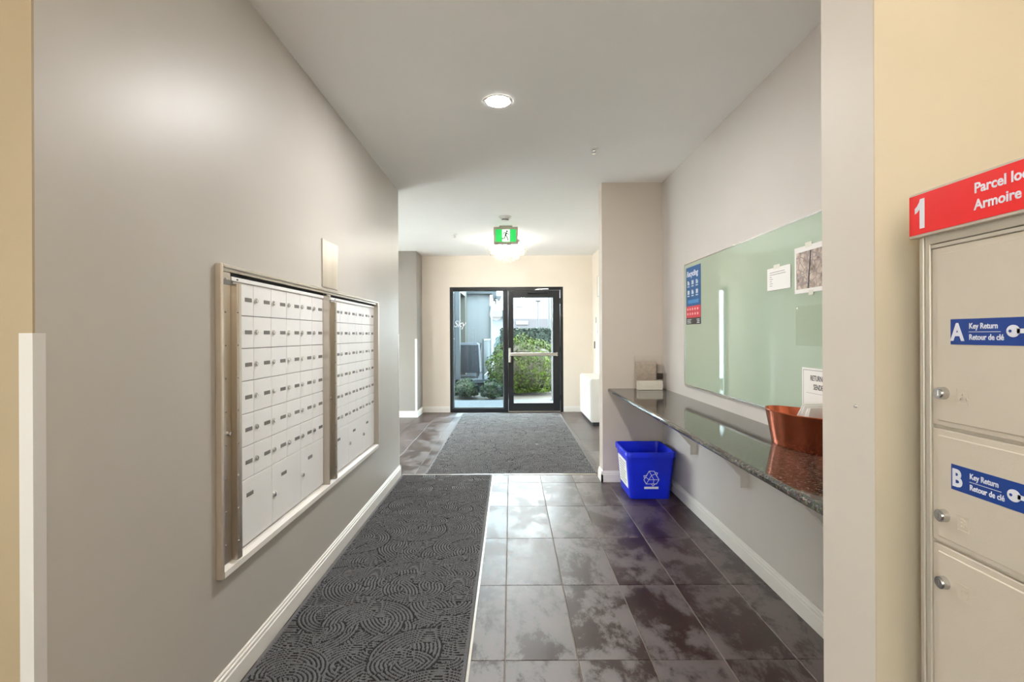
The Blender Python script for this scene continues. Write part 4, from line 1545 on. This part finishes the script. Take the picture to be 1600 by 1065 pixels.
def shrub(name, label, c, r, n, size, m, seed, group, lump=0.10, zmin=0.02):
    t = thing(name, label, 'bush', (c[0], c[1], -0.05), group)
    V, F = leaves(n, size, seed, ellipsoid(*c, *r, lump=lump, zmin=zmin))
    o = np_mesh('leaves', V, F, m, t, origin=(c[0], c[1], -0.05))
    o['kind'] = 'stuff'
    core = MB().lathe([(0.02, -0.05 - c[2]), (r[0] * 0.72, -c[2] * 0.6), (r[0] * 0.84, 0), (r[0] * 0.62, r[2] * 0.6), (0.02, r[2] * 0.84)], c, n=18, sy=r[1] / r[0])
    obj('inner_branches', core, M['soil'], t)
    for k in range(3):
        pass
    return t


struct('ground_side', MB().box(-40, XMIN - 0.15, -30, YF + 0.22, -0.25, -0.02), M['paving_pale'])  # unseen ground, made pale to bounce daylight up to the ceiling
struct('ground_back', MB().box(XMIN - 0.15, 40, -30, YMIN - 0.15, -0.25, -0.02), M['paving_pale'])  # likewise unseen and pale for bounced daylight
struct('ground', MB().box(-40, 40, YF + 0.22, 70, -0.25, -0.06), M['soil'])
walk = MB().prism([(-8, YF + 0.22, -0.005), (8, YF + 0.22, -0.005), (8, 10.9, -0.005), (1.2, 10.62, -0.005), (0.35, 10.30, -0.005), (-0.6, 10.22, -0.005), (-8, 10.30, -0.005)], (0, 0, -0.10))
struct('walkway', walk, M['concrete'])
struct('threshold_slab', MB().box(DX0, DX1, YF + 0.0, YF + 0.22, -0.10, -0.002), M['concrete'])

struct('roof_canopy', MB().box(-1.6, 2.6, YF + 0.22, 10.7, 2.78, 2.95), M['stucco_tan'])
shrub('leafy_shrub', 'large rounded bright green shrub just outside the entrance door', (0.34, 11.95, 0.46), (0.93, 0.82, 0.86), 9500, 0.036, M['bush'], 1, 'shrubs outside the entrance')
shrub('low_juniper', 'dark low juniper outside in front of the patio slab', (-1.0, 10.95, 0.08), (0.28, 0.38, 0.30), 2400, 0.030, M['juniper'], 3, 'junipers outside the sidelight')
shrub('low_juniper', 'olive low juniper beside the bright shrub outside the sidelight', (-0.40, 10.72, 0.10), (0.27, 0.30, 0.28), 2000, 0.030, M['juniper'], 4, 'junipers outside the sidelight')
shrub('low_juniper', 'dark juniper at the left edge of the planting outside the sidelight', (-1.72, 11.2, 0.10), (0.38, 0.42, 0.32), 2000, 0.030, M['juniper'], 9, 'junipers outside the sidelight')
hg = thing('clipped_hedge', 'dark clipped hedge beyond the bright shrub outside', 'hedge', (1.2, 19.5, -0.05))
V, F = leaves(12000, 0.06, 6, boxy(-0.4, 1.55, 19.0, 20.2, -0.05, 1.55))
o = np_mesh('leaves', V, F, M['hedge'], hg, origin=(1.2, 19.5, -0.05))
o['kind'] = 'stuff'
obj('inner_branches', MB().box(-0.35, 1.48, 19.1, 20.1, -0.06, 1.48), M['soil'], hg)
shrub('blue_spruce_shrub', 'small blue-green conifer far outside beyond the shrubs', (-0.42, 24.0, 0.5), (0.42, 0.42, 0.92), 2500, 0.045, M['blue_spruce'], 8, 'shrubs outside the entrance')

# left wing of the building with its patio
DKZ = 0.27
wg = thing('apartment_wing', 'white and tan wing of the building outside, left of the sidelight view', 'building', (-1.9, 13, -0.06))
wl = MB()
wl.box(-5.0, -1.25, 12.05, 12.15, DKZ, 3.2)
wl.box(-5.0, -1.25, 13.45, 14.2, DKZ, 3.2)
wl.box(-5.0, -1.25, 12.15, 13.45, 2.42, 3.2)
wl.box(-5.0, -1.55, 12.15, 13.45, DKZ, 2.42)
obj('tan_wall', wl, M['stucco_tan'], wg)
obj('white_end_wall', MB().box(-5.0, -1.40, 11.97, 12.05, DKZ, 3.2), M['paving_pale'], wg)
obj('patio_doorway', MB().box(-1.55, -1.50, 12.17, 13.43, DKZ, 2.40), M['dark_opening'], wg)
obj('corner_post', MB().box(-1.36, -1.25, 11.95, 12.05, -0.06, 3.2), M['fascia'], wg)
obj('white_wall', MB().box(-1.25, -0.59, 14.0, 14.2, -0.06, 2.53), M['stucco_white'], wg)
rf = MB().box(-1.25, -0.52, 13.85, 14.35, 2.53, 2.63)
rf.box(-0.52, -0.40, 13.85, 14.35, 2.40, 2.63)
obj('roof_fascia', rf, M['fascia'], wg)
gt = MB().prism([(-0.44, 13.8, 2.47), (-0.24, 13.8, 2.47), (-0.31, 13.8, 2.32), (-0.36, 13.8, 2.32)], (0, 0.14, 0))
gt.cyl((-0.50, 13.9, 2.35), (-0.40, 13.9, 2.33), 0.03, n=8)
gt.cyl((-0.43, 13.9, 2.33), (-0.43, 13.9, 2.20), 0.025, n=8)
obj('gutter_end', gt, M['fascia'], wg)
obj('downpipe', MB().cyl((-0.56, 13.93, 2.2), (-0.56, 13.93, -0.05), 0.03, n=10), M['rail_paint'], wg)

dk = thing('patio_slab', 'raised pale concrete patio slab outside the sidelight', 'patio', (-1.9, 13, -0.06))
obj('slab', MB().prism([(-5.0, 11.95, DKZ - 0.08), (-0.60, 11.95, DKZ - 0.08), (-0.50, 13.98, DKZ - 0.08), (-5.0, 13.98, DKZ - 0.08)], (0, 0, 0.08)), M['concrete'], dk)
obj('base', MB().box(-5.0, -0.66, 12.05, 13.9, -0.06, DKZ - 0.08), M['fascia'], dk)

rl = thing('patio_railing', 'pale metal picket railing at the right edge of the patio slab', 'railing', (-0.6, 13, DKZ))
RA, RBp = Vector((-0.68, 12.0, 0)), Vector((-0.60, 13.9, 0))
dirv = (RBp - RA)
top = DKZ + 0.96
obj('top_rail', MB().cyl(RA + Vector((0, 0, top)), RBp + Vector((0, 0, top)), 0.02, n=8), M['rail_paint'], rl)
obj('bottom_rail', MB().cyl(RA + Vector((0, 0, DKZ + 0.08)), RBp + Vector((0, 0, DKZ + 0.08)), 0.015, n=8), M['rail_paint'], rl)
for k in (0, 1):
    p = RA + dirv * k
    obj('post', MB().box(p.x - 0.025, p.x + 0.025, p.y - 0.025, p.y + 0.025, DKZ, top + 0.03), M['fascia'] if k == 0 else M['rail_paint'], rl)
pk0 = None
for k in range(1, 16):
    p = RA + dirv * (k / 16)
    if pk0 is None:
        pk0 = obj('picket', MB().cyl((p.x, p.y, DKZ + 0.08), (p.x, p.y, top), 0.008, n=6), M['rail_paint'], rl, origin=(p.x, p.y, DKZ))
    else:
        copy_part(pk0, rl, Vector((p.x, p.y, DKZ)) - wloc(rl))

pt = thing('covered_patio_table', 'dark covered patio table on the slab outside the sidelight', 'table', (-1.15, 12.65, DKZ))
mb = MB()
rings = [[(-1.15 + sx * w_, 12.65 + sy * l_, z) for sx, sy in ((1, 1), (-1, 1), (-1, -1), (1, -1))] for (w_, l_, z) in ((0.37, 0.36, DKZ + 0.14), (0.35, 0.35, DKZ + 0.5), (0.33, 0.34, DKZ + 0.84), (0.28, 0.28, DKZ + 0.89))]
ringed(mb, rings, True, True)
obj('cover', mb, M['patio_cover'], pt)
for sx in (-1, 1):
    for sy in (-1, 1):
        obj('leg', MB().cyl((-1.15 + sx * 0.3, 12.65 + sy * 0.3, DKZ), (-1.15 + sx * 0.3, 12.65 + sy * 0.3, DKZ + 0.2), 0.018, n=8), M['black_plastic'], pt)


def patio_chair(x, y, rz, label):
    c = thing('patio_chair', label, 'chair', (x, y, DKZ), 'patio chairs outside the sidelight')
    mb = MB().box(x - 0.22, x + 0.22, y - 0.21, y + 0.21, DKZ + 0.40, DKZ + 0.43, bevel=0.01)
    obj('seat', mb, M['patio_cover'], c)
    obj('backrest', MB().prism([(x + 0.20, y - 0.21, DKZ + 0.43), (x + 0.24, y - 0.21, DKZ + 0.43), (x + 0.32, y - 0.21, DKZ + 0.88), (x + 0.29, y - 0.21, DKZ + 0.88)], (0, 0.42, 0)), M['patio_cover'], c)
    for sx in (-1, 1):
        for sy in (-1, 1):
            obj('leg', MB().cyl((x + sx * 0.20, y + sy * 0.19, DKZ + 0.41), (x + sx * 0.23, y + sy * 0.21, DKZ), 0.013, n=8), M['black_plastic'], c)
    c.rotation_euler = (0, 0, rz)
    return c


patio_chair(-1.10, 13.38, 0.0, 'black patio chair standing just behind the covered table outside')

tube = thing('exterior_wall_light', 'slim white vertical tube light just outside the sidelight', 'light', (-0.995, YF + 0.5, 1.3))
obj('tube', MB().cyl((-1.075, 9.10, 1.30), (-1.075, 9.10, 2.14), 0.014, n=12), M['white_plastic'], tube)
obj('end_cap', MB().sphere((-1.075, 9.10, 2.15), 0.022, 10), M['white_plastic'], tube, smooth=True)
obj('end_cap', MB().sphere((-1.075, 9.10, 1.29), 0.022, 10), M['white_plastic'], tube, smooth=True)
obj('mount_post', MB().box(-1.090, -1.060, 9.16, 9.19, -0.05, 2.2), M['fascia'], tube)
obj('mount_clip', MB().box(-1.085, -1.065, 9.10, 9.16, 1.9, 1.94), M['white_plastic'], tube)
obj('mount_clip', MB().box(-1.085, -1.065, 9.10, 9.16, 1.5, 1.54), M['white_plastic'], tube)

# neighbours across the street
nb1 = thing('neighbour_house', 'pale house with a dark roof edge far beyond the patio', 'building', (-0.8, 31, -0.06))
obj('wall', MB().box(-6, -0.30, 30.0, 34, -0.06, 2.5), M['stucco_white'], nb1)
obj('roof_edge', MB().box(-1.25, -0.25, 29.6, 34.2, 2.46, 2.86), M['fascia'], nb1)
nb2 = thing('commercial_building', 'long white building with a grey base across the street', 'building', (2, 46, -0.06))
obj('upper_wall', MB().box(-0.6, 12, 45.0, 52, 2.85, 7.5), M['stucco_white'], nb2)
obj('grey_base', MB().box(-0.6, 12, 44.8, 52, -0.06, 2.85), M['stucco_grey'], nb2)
obj('sign_panel', MB().box(0.50, 1.60, 44.7, 44.8, 2.30, 2.62, bevel=0.02), M['stucco_white'], nb2)
obj('sign_panel', MB().box(0.50, 1.65, 44.9, 45.0, 3.95, 4.25, bevel=0.02), M['rail_paint'], nb2)

lp = thing('lamp_post', 'thin grey street lamp post beyond the hedge', 'lamp post', (1.69, 30, -0.06))
obj('pole', MB().cyl((1.69, 30, -0.06), (1.69, 30, 3.40), 0.045, n=10), M['fascia'], lp)
obj('lamp_head', MB().box(1.53, 1.85, 29.85, 30.15, 3.40, 3.50, bevel=0.03), M['fascia'], lp)
ep = thing('utility_pole', 'thicker dark pole outside at the right edge of the door glass', 'pole', (1.62, 20.3, -0.06))
obj('pole', MB().cyl((1.62, 20.6, -0.06), (1.62, 20.6, 6.5), 0.05, n=10), M['fascia'], ep)
obj('base_plate', MB().box(1.52, 1.72, 20.5, 20.7, -0.06, -0.02), M['fascia'], ep)
pp = thing('porch_post', 'slender white porch post just outside the entrance door', 'post', (0.86, 10.2, -0.005))
obj('shaft', MB().box(0.846, 0.886, 10.18, 10.22, -0.005, 2.9, bevel=0.004), M['stucco_white'], pp)
obj('base_plate', MB().box(0.826, 0.906, 10.16, 10.24, -0.005, 0.01, bevel=0.002), M['rail_paint'], pp)
